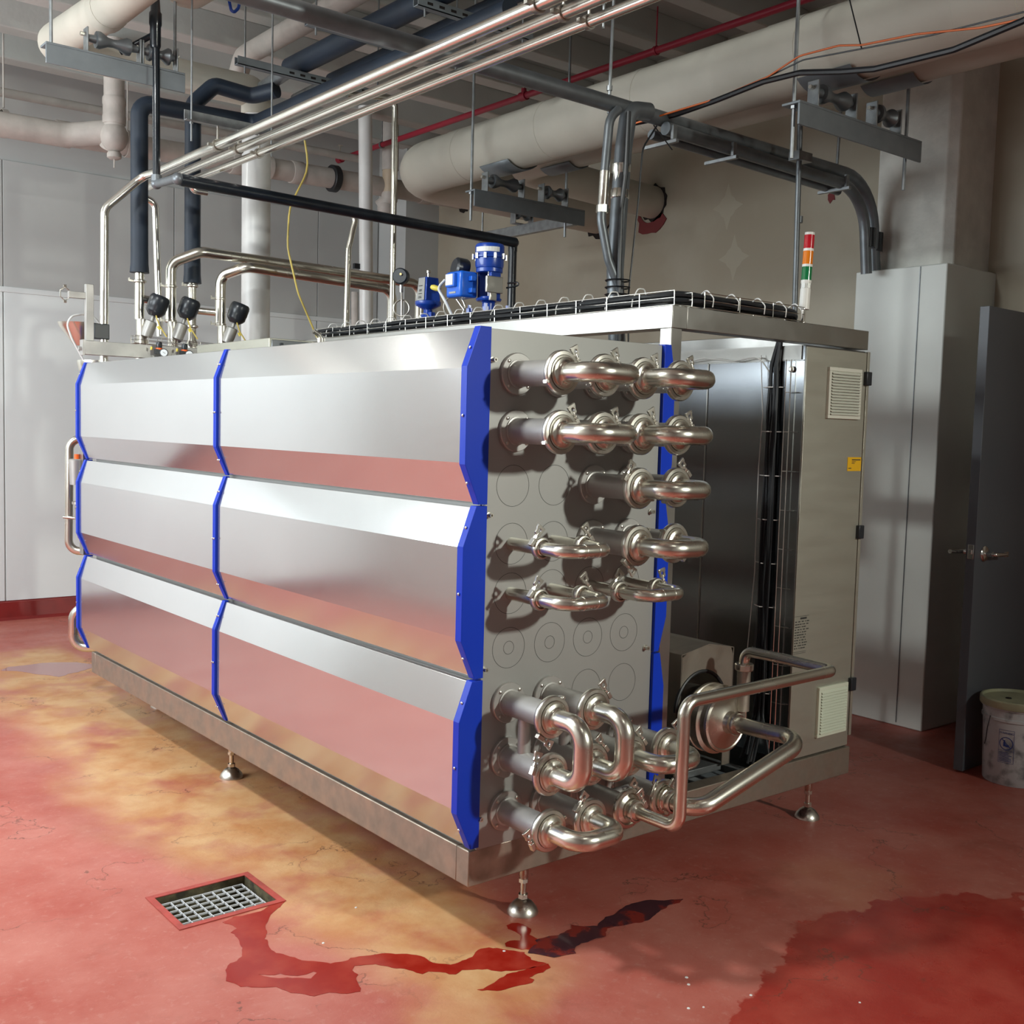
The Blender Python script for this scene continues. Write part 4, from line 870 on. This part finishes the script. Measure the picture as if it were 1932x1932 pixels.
for y, lab in ((2.35, 'perforated strut trapeze under the cream and black ceiling pipes, farther pair'), (3.12, 'perforated strut trapeze nearest the stub ends of the black ceiling pipes'), (1.80, 'perforated strut trapeze close to the top edge of the view')):
    h = thing('strut_trapeze', (1.1, y, 3.4), lab, 'hanger')
    build(MB().box(.70 if y > 2 else .95, y-.02, 3.395, 1.62, y+.02, 3.399).box(.70 if y > 2 else .95, y-.02, 3.395, 1.62, y-.017, 3.437).box(.70 if y > 2 else .95, y+.017, 3.395, 1.62, y+.02, 3.437), 'strut', 'painted_strut', h)
    s = MB()
    for k in range(9): s.box(1.0+k*.065, y-.0212, 3.410, 1.03+k*.065, y-.0202, 3.422)
    build(s, 'slot', 'dark_hole', h)
    for xx in (.75 if y > 2 else 1.0, 1.57): build(MB().cyl((xx, y, 3.36), (xx, y, 4.0), .005, n=8), 'threaded_rod', 'galvanised', h)
# white painted pipes
wp = thing('white_pipe', (1.08, 3.62, 0), 'thick white painted pipe standing behind the machine', 'pipe')
build(MB().tube([(1.175, 3.83, .0), (1.16, 3.83, 3.38)], .086, 26), 'upright', 'white_pipe', wp)
build(MB().tube([(1.16, 3.83, 3.36), (1.16, 3.83, 3.50), (-.04, 3.83, 3.49), (-.03, 2.9, 3.44), (-.02, -3.2, 3.44)], .092, 24, .14, 8), 'ceiling_run', 'cream_wrap', wp)
b = MB()
for yy in (2.95, 1.4, 0): b.rev([(.094, -.04), (.0955, -.035), (.0955, .035), (.094, .04)], (-.03, yy, 3.44), (0, 1, 0), 24)
build(b, 'wrap_band', 'cream_wrap', wp)
w2 = thing('white_pipe', (2.65, 5.0, 0), 'slimmer white painted pipe standing in front of the grey pilaster', 'pipe')
build(MB().tube([(2.72, 5.0, .0), (2.62, 5.0, 3.95)], .053, 20), 'upright', 'white_pipe', w2)
build(MB().box(2.55, 5.0, 2.72, 2.67, 5.03, 2.76), 'pipe_bracket', 'black_iron', w2)
build(MB().tube([(2.66, 5.08, 0), (2.60, 5.08, 2.55)], .028, 12), 'parallel_pipe', 'pvc_paint', w2)
ec = thing('cream_pipe', (.36, 2.7, 3.5), 'large cream wrapped pipe with a rounded end at the top left edge', 'pipe')
build(MB().rev([(.001, .27), (.06, .26), (.105, .22), (.13, .15), (.135, 0), (.135, -6)], (.34, 2.75, 3.66), (0, 1, 0), 26), 'wrap', 'cream_wrap', ec)
cp = thing('cream_pipe', (1.22, 3.9, 3.8), 'cream painted pipe close to the ceiling ending in a downward elbow', 'pipe')
build(MB().tube([(1.22, -3.5, 3.80), (1.22, 4.15, 3.80), (1.22, 4.25, 3.66)], .062, 18, .09), 'pipe', 'pvc_paint', cp)
# roller trapezes
def roller(par, x, y, z, w, rr):
    b = MB().box(x-w/2-.008, y-.028, z, x-w/2, y+.028, z+.115).box(x+w/2, y-.028, z, x+w/2+.008, y+.028, z+.115).box(x-w/2, y-.028, z, x+w/2, y+.028, z+.006)
    f = build(b, 'roller_bracket', 'galvanised', par, bevel=.002)
    build(MB().rev([(.016, -w/2+.004), (.020, -w*.34), (.038, -w*.33), (.040, -w*.26), (.022, -w*.1), (.019, 0), (.022, w*.1), (.040, w*.26), (.038, w*.33), (.020, w*.34), (.016, w/2-.004)], (x, y, z+.072), (1, 0, 0), 20), 'roller', 'conduit_grey', f)
    build(MB().cyl((x-w/2-.03, y, z+.085), (x-w/2, y, z+.085), .009, n=6).cyl((x+w/2, y, z+.085), (x+w/2+.02, y, z+.085), .009, n=6), 'bolt', 'cast_steel', f)
def trapeze(y, x0, x1, z, label, rl, rods, drop=.14):
    t = thing('pipe_trapeze', ((x0+x1)/2, y, z), label, 'hanger')
    build(MB().box(x0, y-.045, z-.010, x1, y+.045, z).box(x0, y-.045, z-.095, x1, y-.035, z-.01), 'angle_beam', 'painted_strut', t, bevel=.002)
    for (x, w, rr) in rl: roller(t, x, y, z, w, rr)
    for x in rods: build(MB().cyl((x, y+.0, z-drop), (x, y, 4.0), .008, n=8).rev([(.014, 0), (.014, .012)], (x, y, z-.024), (0, 0, 1), 6), 'threaded_rod', 'galvanised', t)
trapeze(2.90, -.335, .315, 3.205, 'grey steel trapeze with rollers under the cream pipe at the top left', [(-.02, .24, .04), (.20, .16, .03)], [-.30, .28], .03)
trapeze(2.62, 1.88, 2.72, 2.855, 'grey steel trapeze with rollers under the two big cream pipes, middle of the view', [(2.12, .26, .04), (2.50, .18, .03)], [1.89, 2.60], .17)
trapeze(.40, 1.84, 2.74, 2.865, 'grey steel trapeze with rollers under the big cream pipes, in front of the column', [(2.12, .26, .04), (2.50, .18, .03)], [1.86, 2.68], .22)
rt_ = thing('roller_strut', (3.25, 3.6, 2.9), 'grey strut with a roller near the right wall', 'hanger')
build(MB().box(3.0, 3.0, 2.86, 3.04, 4.02, 2.93), 'strut', 'galvanised', rt_, bevel=.002)
roller(rt_, 3.02, 3.55, 2.93, .15, .03); build(MB().cyl((2.98, 3.95, 2.86), (2.98, 3.95, 3.15), .007, n=8), 'threaded_rod', 'galvanised', rt_)
# big cream pipes along the right wall
pA = thing('cream_pipe', (2.15, 1, 3.13), 'largest cream wrapped pipe running under the ceiling and elbowing into the right wall', 'pipe')
build(MB().tube([(2.15, -3.5, 3.16), (2.15, 3.66, 3.16), (3.9, 3.66, 3.15)], .158, 30, .26, 8), 'wrap', 'cream_wrap', pA)
b = MB()
for yy, w_ in ((3.05, .07), (2.3, .09), (1.5, .02), (.62, .10), (-.3, .12), (-1.1, .05)): b.rev([(.158, -w_), (.1605, -w_+.002), (.1605, w_-.002), (.158, w_)], (2.15, yy, 3.16), (0, 1, 0), 30)
build(b, 'wrap_band', 'cream_wrap', pA)
b = MB()
for yy in (2.62, .40): b.rev([(.168, -.14), (.168, .14)], (2.15, yy, 3.145), (0, 1, 0), 24)
sd = MB()
for yy in (2.62, .40):
    vs = []; fs = []
    for k in range(9):
        a = -PI/2 - .7 + 1.4*k/8
        for t_ in (-.13, .13): vs.append((2.15+.172*math.cos(a), yy+t_, 3.16+.172*math.sin(a)))
    for k in range(8): fs.append((2*k, 2*k+1, 2*k+3, 2*k+2))
    sd.add(vs, fs)
o = build(sd, 'saddle', 'painted_strut', pA); so = o.modifiers.new('solid', 'SOLIDIFY'); so.thickness = .004
pB = thing('cream_pipe', (2.57, 1, 3.17), 'second cream wrapped pipe below and behind the largest one', 'pipe')
build(MB().tube([(2.58, -3.5, 3.19), (2.58, 3.10, 3.19), (3.9, 3.10, 3.14)], .112, 26, .2, 8), 'wrap', 'cream_wrap', pB)
sd = MB()
for yy in (2.62, .40):
    vs = []; fs = []
    for k in range(9):
        a = -PI/2 - .7 + 1.4*k/8
        for t_ in (-.13, .13): vs.append((2.58+.124*math.cos(a), yy+t_, 3.19+.124*math.sin(a)))
    for k in range(8): fs.append((2*k, 2*k+1, 2*k+3, 2*k+2))
    sd.add(vs, fs)
o = build(sd, 'saddle', 'painted_strut', pB); so = o.modifiers.new('solid', 'SOLIDIFY'); so.thickness = .004
# drain pipe along the back wall
pv = thing('drain_pipe', (1, 5.4, 3.4), 'beige painted drain pipe along the back wall with couplings and a trap', 'pipe')
build(MB().tube([(-3.0, 5.40, 3.36), (3.88, 5.40, 3.49)], .078, 20), 'main_run', 'pvc_paint', pv)
b = MB()
for xx in (-.3, .5, 1.75, 1.98, 2.25, 3.45): zz = 3.36+(xx+3)*.0189; b.rev([(.084, -.05), (.087, -.045), (.087, .045), (.084, .05)], (xx, 5.40, zz), (1, 0, .0189), 20)
build(b, 'coupling', 'pvc_paint', pv)
build(MB().tube([(-1.2, 5.15, 3.34), (.45, 5.15, 3.36), (.70, 4.98, 3.40)], .078, 20, .2), 'side_run', 'pvc_paint', pv)
build(MB().tube([(.69, 4.95, 3.98), (.69, 4.95, 3.40), (.685, 5.02, 3.30)], .066, 20, .05).rev([(.071, 0), (.074, .01), (.074, .05), (.071, .06), (.071, .12), (.074, .13), (.074, .16), (.071, .17)], (.69, 4.95, 3.44), (0, 0, 1), 22).sphere((.69, 4.95, 3.36), .088, 1.15, 20), 'trap_riser', 'pvc_paint', pv)
build(MB().rev([(.030, 0), (.046, .01), (.046, .035), (.04, .045)], (.69, 4.95, 3.215), (0, 0, 1), 16).cyl((.69, 4.95, 3.16), (.69, 4.95, 3.22), .005, n=6), 'trap_cap', 'pvc_paint', pv)
build(MB().rev([(.10, -.03), (.105, -.025), (.105, .025), (.10, .03)], (2.58, 5.40, 3.466), (1, 0, .02), 22), 'rubber_coupling', 'black_rubber', pv)
for xx in (.12, .93, 2.0):
    b = MB().rev([(.088, -.018), (.092, -.018), (.092, .018), (.088, .018)], (xx, 5.38, 3.36+(xx+3)*.0189), (1, 0, 0), 20, closed=True).cyl((xx, 5.38, 3.52), (xx, 5.38, 4.0), .006, n=8)
    build(b, 'strap', 'pvc_paint', pv)
build(MB().tube([(-3, 5.55, 3.62), (2.9, 5.55, 3.70)], .03, 12), 'small_run', 'pvc_paint', pv)
p2 = thing('drain_pipe', (3.07, 5.35, 3.3), 'raw beige plastic drain pipe with printed line and a cream elbow', 'pipe')
build(MB().cyl((3.07, 5.34, 3.60), (3.065, 5.34, 3.98), .068, n=22), 'coupling', 'pvc_paint', p2)
build(MB().cyl((3.07, 5.34, 3.40), (3.068, 5.34, 3.75), .062, n=22), 'riser', 'pvc_raw', p2)
build(MB().tube([(3.07, 5.34, 3.42), (3.07, 5.34, 3.36), (3.02, 5.40, 3.30)], .068, 20, .06).sphere((3.05, 5.36, 3.30), .075), 'elbow', 'pvc_paint', p2)
b = MB(); random.seed(9); zz = 3.43
while zz < 3.72: h_ = random.uniform(.006, .022); b.box(3.045, 5.274, zz, 3.052, 5.2815, zz+h_); zz += h_+random.uniform(.003, .012)
build(b, 'printed_line', 'print_black', p2)
# sprinkler pipe
sp_ = thing('sprinkler_pipe', (2.9, 3, 3.75), 'red painted sprinkler pipe running under the ceiling', 'pipe')
build(MB().tube([(2.90, -3.5, 3.75), (2.90, 5.86, 3.75), (2.90, 5.86, 3.80)], .021, 14, .02), 'pipe', 'red_paint', sp_)
for yy in (3.42, 5.86): build(MB().rev([(.030, -.03), (.030, .03)], (2.90, yy, 3.75), (0, 1, 0), 14).cyl((2.90, yy, 3.75), (2.90, yy, 3.80), .018, n=10), 'fitting', 'red_paint', sp_); build(MB().cyl((2.90, yy, 3.80), (2.90, yy, 3.86), .006, n=8).rev([(.022, 0), (.024, .003), (.001, .004)], (2.90, yy, 3.86), (0, 0, 1), 12), 'sprinkler_head', 'cast_steel', sp_)
for yy in (5.2, 2.2, .95): build(MB().rev([(.022, -.01), (.027, -.01), (.027, .01), (.022, .01)], (2.9, yy, 3.75), (0, 1, 0), 14, closed=True).cyl((2.9, yy, 3.77), (2.9, yy, 4.0), .005, n=6), 'hanger_ring', 'red_paint' if yy < 5 else 'galvanised', sp_)
# conduits
cn = thing('conduit_run', (1.5, 1.0, 2.9), 'pair of grey electrical conduits crossing the view and bending down to the column', 'pipe')
build(MB().tube([(-1.3, 1.00, 2.915), (3.33, 1.00, 2.882), (3.402, 1.00, 2.416)], .033, 16, .28, 9), 'large_conduit', 'conduit_grey', cn)
build(MB().tube([(1.7, .955, 2.840), (3.20, .955, 2.808), (3.262, .955, 2.385)], .029, 16, .26, 9), 'second_conduit', 'conduit_grey', cn)
build(MB().tube([(1.7, 1.04, 2.83), (3.1, 1.04, 2.80)], .022, 12), 'small_conduit', 'conduit_grey', cn)
for xx, zz in ((3.402, 2.52), (3.265, 2.52)): build(MB().rev([(.040, 0), (.040, .10)], (xx-.005, 1.0 if xx > 3.3 else .955, zz), (0, 0, 1), 16), 'coupling', 'black_iron', cn)
for xx in (1.72, 2.12, 3.0):
    build(MB().box(xx-.01, .90, 2.775, xx+.01, 1.09, 2.79).box(xx-.012, .915, 2.79, xx+.012, .93, 2.85), 'strut_clamp', 'galvanised', cn, bevel=.001)
build(MB().cyl((3.1, 1.06, 2.80), (3.12, 1.06, 3.3), .008, n=8), 'threaded_rod', 'galvanised', cn)
rd = thing('hanger_rod', (.985, 1.0, 2.9), 'pair of thin threaded rods holding the grey conduit at the black cable drop', 'rod')
build(MB().cyl((1.42, 1.02, 2.86), (1.44, 1.02, 4.0), .007, n=8).cyl((1.32, 1.02, 3.75), (1.32, 1.02, 3.42), .008, n=8).rev([(.012, 0), (.012, .02)], (1.42, 1.02, 2.955), (0, 0, 1), 8), 'threaded_rod', 'galvanised', rd)
tc_ = thing('thin_conduit', (2.46, .78, 2.0), 'thin upright grey conduit behind the signal light', 'pipe')
build(MB().tube([(2.52, .80, .0), (2.435, .80, 2.985)], .013, 12), 'tube', 'conduit_grey', tc_)
build(MB().rev([(.017, 0), (.017, .03)], (2.462, .80, 2.52), (0, 0, 1), 10), 'coupling', 'conduit_grey', tc_)
build(MB().box(2.40, .77, 2.80, 2.50, .83, 2.84), 'bracket', 'galvanised', tc_)
# liquid-tight conduits dropping to the machine
fd = thing('flexible_conduit', (1.45, 1.0, 2.9), 'bundle of grey flexible conduits dropping from the ceiling conduit into the machine', 'cables')
Y = .98
build(MB().tube([(1.62, Y, 2.90), (1.50, Y, 2.885), (1.475, Y, 2.72), (1.46, Y, 2.45), (1.45, Y, 2.2), (1.475, Y, 1.9)], .037, 16, .06, 6), 'conduit', 'conduit_grey', fd)
build(MB().rev([(.030, 0), (.040, .01), (.040, .04), (.034, .05), (.034, .11), (.040, .12), (.040, .15)], (1.463, Y, 2.50), (.02, 0, 1), 18).cyl((1.475, Y, 2.66), (1.480, Y, 2.76), .030, n=16), 'fitting', 'bright_tube', fd)
build(MB().tube([(1.42, Y-.02, 2.865), (1.37, Y-.02, 2.82), (1.352, Y-.02, 2.6), (1.34, Y-.02, 2.40), (1.39, Y-.02, 2.24), (1.455, Y-.03, 2.12), (1.465, Y-.03, 1.9)], .019, 12, .09, 6), 'conduit', 'conduit_grey', fd)
build(MB().tube([(1.352, Y-.02, 2.60), (1.345, Y-.02, 2.45)], .021, 12).rev([(.026, 0), (.026, .03)], (1.345, Y-.02, 2.43), (0, 0, 1), 8), 'fitting', 'bright_tube', fd)
build(MB().tube([(1.46, Y-.04, 2.86), (1.445, Y-.05, 2.6), (1.425, Y-.05, 2.45), (1.425, Y-.05, 2.2), (1.44, Y-.05, 1.9)], .010, 8, .08), 'cable', 'cable_black', fd)
build(MB().tube([(1.62, Y-.05, 2.83), (1.53, Y-.06, 2.72), (1.515, Y-.06, 2.5), (1.475, Y-.06, 2.1), (1.485, Y-.06, 1.9)], .004, 6, .08), 'thin_wire', 'cable_black', fd)
b = MB()
for z in (2.10, 2.13, 2.16): b.rev([(.052, -.003), (.056, 0), (.052, .003)], (1.448, Y-.02, z), (0, 0, 1), 14, closed=True)
b.tube([(1.60, Y-.05, 2.83), (1.70, Y-.07, 2.74)], .003, 5)
build(b, 'cable_tie', 'cable_black', fd)
# loose cables slung at the right
cw = thing('slung_cable', (1.75, .3, 2.95), 'thick black cable slung across the big cream pipes', 'cable')
X = 1.75
build(MB().tube([(X-.1, 1.10, 2.88), (X, .95, 2.905), (X, .72, 2.918), (X, .472, 2.94), (X, .292, 2.935), (X, .10, 2.895), (X, -.04, 2.872), (X, -.20, 2.868), (X, -.35, 2.865), (X, -.60, 2.90), (X, -1.2, 3.15)], .012, 8, .1), 'cable', 'cable_black', cw)
oc = thing('slung_cable', (1.75, .3, 3.0), 'thin orange cable slung above the thick black one', 'cable')
build(MB().tube([(X-.12, 1.12, 2.87), (X, .72, 2.925), (X, .45, 2.955), (X, .30, 3.0), (X, .12, 2.995), (X, .02, 2.972), (X, -.20, 2.955), (X, -.44, 2.915), (X, -.64, 2.90), (X, -1.2, 2.95)], .0038, 6, .1), 'cable', 'orange_cable', oc)
bc = thing('slung_cable', (1.76, .3, 3.0), 'thin black wire twisted with the orange cable and tied to the ceiling', 'wire')
build(MB().tube([(X+.01, .72, 2.915), (X+.01, .29, 2.985), (X+.01, .02, 2.962), (X+.01, -.25, 2.94), (X+.01, -.60, 2.93), (X+.01, -1.2, 3.0)], .003, 6, .1), 'wire', 'cable_black', bc)
build(MB().tube([(X, .02, 2.96), (X, .085, 3.16), (X, .12, 3.98)], .0028, 5), 'tie_wire', 'cable_black', bc)
yh = tag(build(MB().tube([(1.15, 3.2, 3.1), (1.18, 3.2, 2.95), (1.06, 3.2, 2.72), (1.05, 3.2, 2.5), (1.12, 3.2, 2.25), (1.26, 3.2, 1.98), (1.33, 3.2, 1.82)], .0055, 8, .25), 'air_hose', 'yellow_hose'), 'thin yellow air hose hanging in a curve beside the thick white pipe', 'hose')
# blue rope loop at the top edge
tag(build(MB().tube([(.60, 2.9, 3.75), (.55, 2.9, 3.66), (.575, 2.9, 3.56), (.61, 2.9, 3.60), (.63, 2.9, 3.72)], .008, 8, .03).tube([(.50, 2.9, 3.67), (.57, 2.9, 3.70), (.66, 2.9, 3.68)], .007, 8, .03), 'chain_loop', 'blue_paint'), 'blue loop of rope hanging at the top edge of the view', 'rope')
# ---------------------------------------------------------------- far end of the machine, left edge
lp = thing('return_pipe', (-.01, 3.5, 1.1), 'long upright polished return pipe at the far left end', 'pipe')
build(MB().tube([(.15, 3.52, 1.405), (-.012, 3.60, 1.405), (-.020, 3.60, .800), (.14, 3.50, .800)], .0215, 16, .06, 7), 'bent_tube', 'tube_steel', lp)
build(MB().rev([(.045, 0), (.045, .02), (.036, .03)], (.06, 3.565, 1.405), (1, -.45, 0), 20), 'clamp', 'cast_steel', lp)
l2 = thing('return_pipe', (-.01, 3.5, .4), 'short C-shaped polished return pipe at the far left end near the floor', 'pipe')
build(MB().tube([(.14, 3.45, .50), (-.010, 3.55, .50), (-.014, 3.55, .285), (.14, 3.45, .285)], .0265, 16, .07, 7), 'bent_tube', 'tube_steel', l2)
fv = thing('flow_sensor', (.03, 3.46, .9), 'grey sensor canister with orange cap over a vertical valve at the far left end', 'sensor')
build(MB().rev([(.030, 0), (.036, .13), (.030, .135)], (.015, 3.47, 1.165), (0, 0, 1), 18), 'canister', 'sleeve_steel', fv)
build(MB().cyl((.02, 3.47, 1.30), (.02, 3.47, 1.325), .013, n=12), 'cap', 'sign_orange', fv)
build(MB().rev([(.006, 0), (.006, .07)], (.028, 3.47, 1.095), (0, 0, 1), 8).rev([(.02, 0), (.022, .08), (.034, .082), (.034, .095), (.024, .097)][::1], (.028, 3.47, .98), (0, 0, 1), 14).rev([(.012, 0), (.018, .05), (.018, .10)], (.036, 3.47, .88), (0, 0, 1), 12).tube([(-.015, 3.58, .985), (.03, 3.47, .985)], .007, 8), 'valve_stem', 'cast_steel', fv)
build(MB().box(.03, 3.40, .8, .06, 3.46, 1.42), 'bracket', 'beam_steel', fv)
fv.location.x -= .035
fn = thing('feed_funnel', (.1, 3.6, 1.78), 'polished steel funnel bowl with a white hose at the far left corner', 'funnel')
build(MB().rev([(.05, 0), (.10, .012), (.112, .05), (.112, .07)], (.15, 3.62, 1.755), (0, 0, 1), 24), 'bowl', 'tube_steel', fn)
build(MB().rev([(.03, 0), (.105, .10), (.112, .12), (.108, .12), (.03, .005)], (.05, 3.62, 1.90), (0, 0, 1), 24), 'cone', 'tube_steel', fn)
build(MB().tube([(.03, 3.50, 1.82), (-.03, 3.5, 1.93), (-.055, 3.5, 2.0), (-.03, 3.5, 2.045), (.03, 3.5, 2.06), (.09, 3.5, 2.045), (.12, 3.5, 2.01)], .0055, 8, .05), 'hose', 'clear_hose', fn)
build(MB().box(.06, 3.42, 1.93, .14, 3.48, 2.01), 'air_valve', 'black_plastic', fn, bevel=.004)
# regulators with dials hung in front of the rail
for (x, lab) in ((.375, 'small black pressure regulator with white dial, left of two on the rail'), (.515, 'small black pressure regulator with white dial, right of two on the rail')):
    rg = thing('pressure_regulator', (x, 3.30, 1.87), lab, 'regulator')
    build(MB().rev([(.014, 0), (.016, .01), (.016, .03), (.014, .034)], (x-.012, 3.31, 1.895), (0, 0, 1), 14).box(x-.035, 3.295, 1.865, x+.012, 3.325, 1.89), 'body', 'black_plastic', rg)
    build(MB().cyl((x-.012, 3.31, 1.888), (x-.012, 3.31, 1.897), .018, n=14), 'lock_ring', 'sign_orange', rg)
    build(MB().rev([(.022, 0), (.022, .014), (.019, .016)], (x+.008, 3.298, 1.872), (-.3, -1, 0), 18), 'dial_case', 'black_plastic', rg)
    build(MB().rev([(.001, .0162), (.018, .0162), (.018, .018), (.001, .018)], (x+.008, 3.298, 1.872), (-.3, -1, 0), 18), 'dial', 'dial_white', rg)
    build(MB().obox((x+.003, 3.2785, 1.872), .016, .001, .0015, Matrix.Rotation(.5, 3, 'Y')), 'needle', 'print_black', rg)
    build(MB().rev([(.006, 0), (.006, .016)], (x-.055, 3.31, 1.885), (.2, 0, 1), 8), 'tag', 'yellow_tag', rg)
wire_tray('cable_tray', [(.28, 3.47, 1.925), (.78, 3.43, 1.905)], .07, .04, 'small wire mesh tray below the black-capped valves at the far end', .07)
# ---------------------------------------------------------------- plastic pail by the door
bk = thing('pail', (2.985, -.122, 0), 'dirty white plastic pail with lid in front of the grey door', 'bucket')
kx, ky = 2.985, -.122
build(MB().rev([(.128, 0), (.132, .006), (.143, .285), (.149, .288), (.149, .300), (.145, .303), (.146, .335), (.152, .338), (.152, .350)], (kx, ky, .0), (0, 0, 1), 40), 'body', 'pail_white', bk)
build(MB().rev([(.158, 0), (.160, .004), (.160, .030), (.155, .036), (.148, .036), (.145, .024), (.001, .026)], (kx, ky, .345), (0, 0, 1), 40), 'lid', 'pail_lid', bk)
build(MB().rev([(.014, 0), (.012, .003)], (kx-.03, ky+.03, .371), (0, 0, 1), 14), 'lid_plug', 'dark_hole', bk)
build(MB().tube([(kx-.146, ky+.05, .305), (kx-.158, ky+.055, .25), (kx-.150, ky+.062, .20), (kx-.135, ky+.075, .17)], .0022, 6, .03), 'handle', 'black_iron', bk)
# printed warning panel on the pail: curved strip following the wall
a0 = math.radians(190)
def onp(u, v, off=.0012):          # u along the wall (m), v height
    r = .132 + (.143-.132)*v/.285 + off; a = a0 + u/r; return (kx+r*math.cos(a), ky+r*math.sin(a), v)
def patch(b, u0, u1, v0, v1, off=.0012, n=4):
    vs = []; fs = []
    for k in range(n+1):
        u = u0+(u1-u0)*k/n; vs += [onp(u, v0, off), onp(u, v1, off)]
    for k in range(n): fs.append((2*k, 2*k+2, 2*k+3, 2*k+1))
    b.add(vs, fs)
b = MB()
for (u0, u1, v0, v1) in ((-.033, .033, .252, .2535), (-.033, .033, .105, .1065), (-.033, -.0315, .105, .2535), (.0315, .033, .105, .2535), (-.033, .033, .160, .1612)): patch(b, u0, u1, v0, v1)
for k in range(7): patch(b, -.029, .029-random.uniform(0, .02), .112+k*.0065, .1145+k*.0065)
for k in range(24):
    a = 2*PI*k/24; a2 = 2*PI*(k+1)/24
    b.add([onp(.026*math.cos(a), .193+.026*math.sin(a)), onp(.026*math.cos(a2), .193+.026*math.sin(a2)), onp(.0295*math.cos(a2), .193+.0295*math.sin(a2)), onp(.0295*math.cos(a), .193+.0295*math.sin(a))], [(0, 1, 2, 3)])
b.add([onp(-.020, .211), onp(-.018, .214), onp(.020, .175), onp(.018, .172)], [(0, 1, 2, 3)])
patch(b, -.012, -.002, .180, .200); patch(b, -.002, .012, .178, .188); patch(b, -.010, -.004, .202, .208)
build(b, 'warning_print', 'print_blue', bk, smooth=False)
fc = bpy.data.curves.new('warning_text', 'FONT'); fc.body = 'WARNING'; fc.size = .0125; fc.align_x = 'CENTER'; fc.extrude = .0002
fo = bpy.data.objects.new('tmp', fc); COL.objects.link(fo)
me = bpy.data.meshes.new_from_object(fo.evaluated_get(bpy.context.evaluated_depsgraph_get())); bpy.data.objects.remove(fo)
for v in me.vertices:
    p = onp(v.co.x, .236+v.co.y, .0014+v.co.z); v.co = Vector(p) - ORG[bk]
me.name = 'warning_text'; me.materials.clear(); me.materials.append(M['print_blue']); fo = bpy.data.objects.new('warning_text', me); COL.objects.link(fo); fo.parent = bk
# small paint flakes on the floor
ff = MB(); random.seed(21)
for (x, y) in ((.337, -.605), (.395, -.50), (.30, -.585), (.49, -.64), (.70, -.84), (.42, -.47), (.10, -.05), (-.3, .30), (-.1, .45)):
    r = random.uniform(.003, .006); ff.rev([(r, 0), (r*.8, .0015)], (x, y, 0), (0, 0, 1), 6)
tag(build(ff, 'paint_flakes', 'label_white', smooth=False), 'scattered tiny white flakes on the red floor', 'debris', kind='stuff')
# lamp bodies under the ceiling; the one near the back wall is added
for (x, y, s, lab) in ((-2.6, 4.9, .9, 'added unseen fill lamp near the back wall left of the machine'), (-2.1, .95, .5, 'square ceiling lamp left of the machine'), (-.5, -2.4, .5, 'square ceiling lamp above the camera')):
    c = thing('ceiling_lamp_or_fill', (x, y, 3.87), lab, 'lamp')
    build(MB().box(x-s/2-.02, y-s/2-.02, 3.875, x+s/2+.02, y+s/2+.02, 3.93), 'housing', 'white_plastic', c, bevel=.004)
wl = thing('wall_lamp', (1.8, -5.6, 2.95), 'small wall floodlight high on the wall behind the camera', 'lamp')
build(MB().box(1.64, -5.6, 2.86, 1.96, -5.36, 3.10), 'housing', 'conduit_grey', wl, bevel=.005)
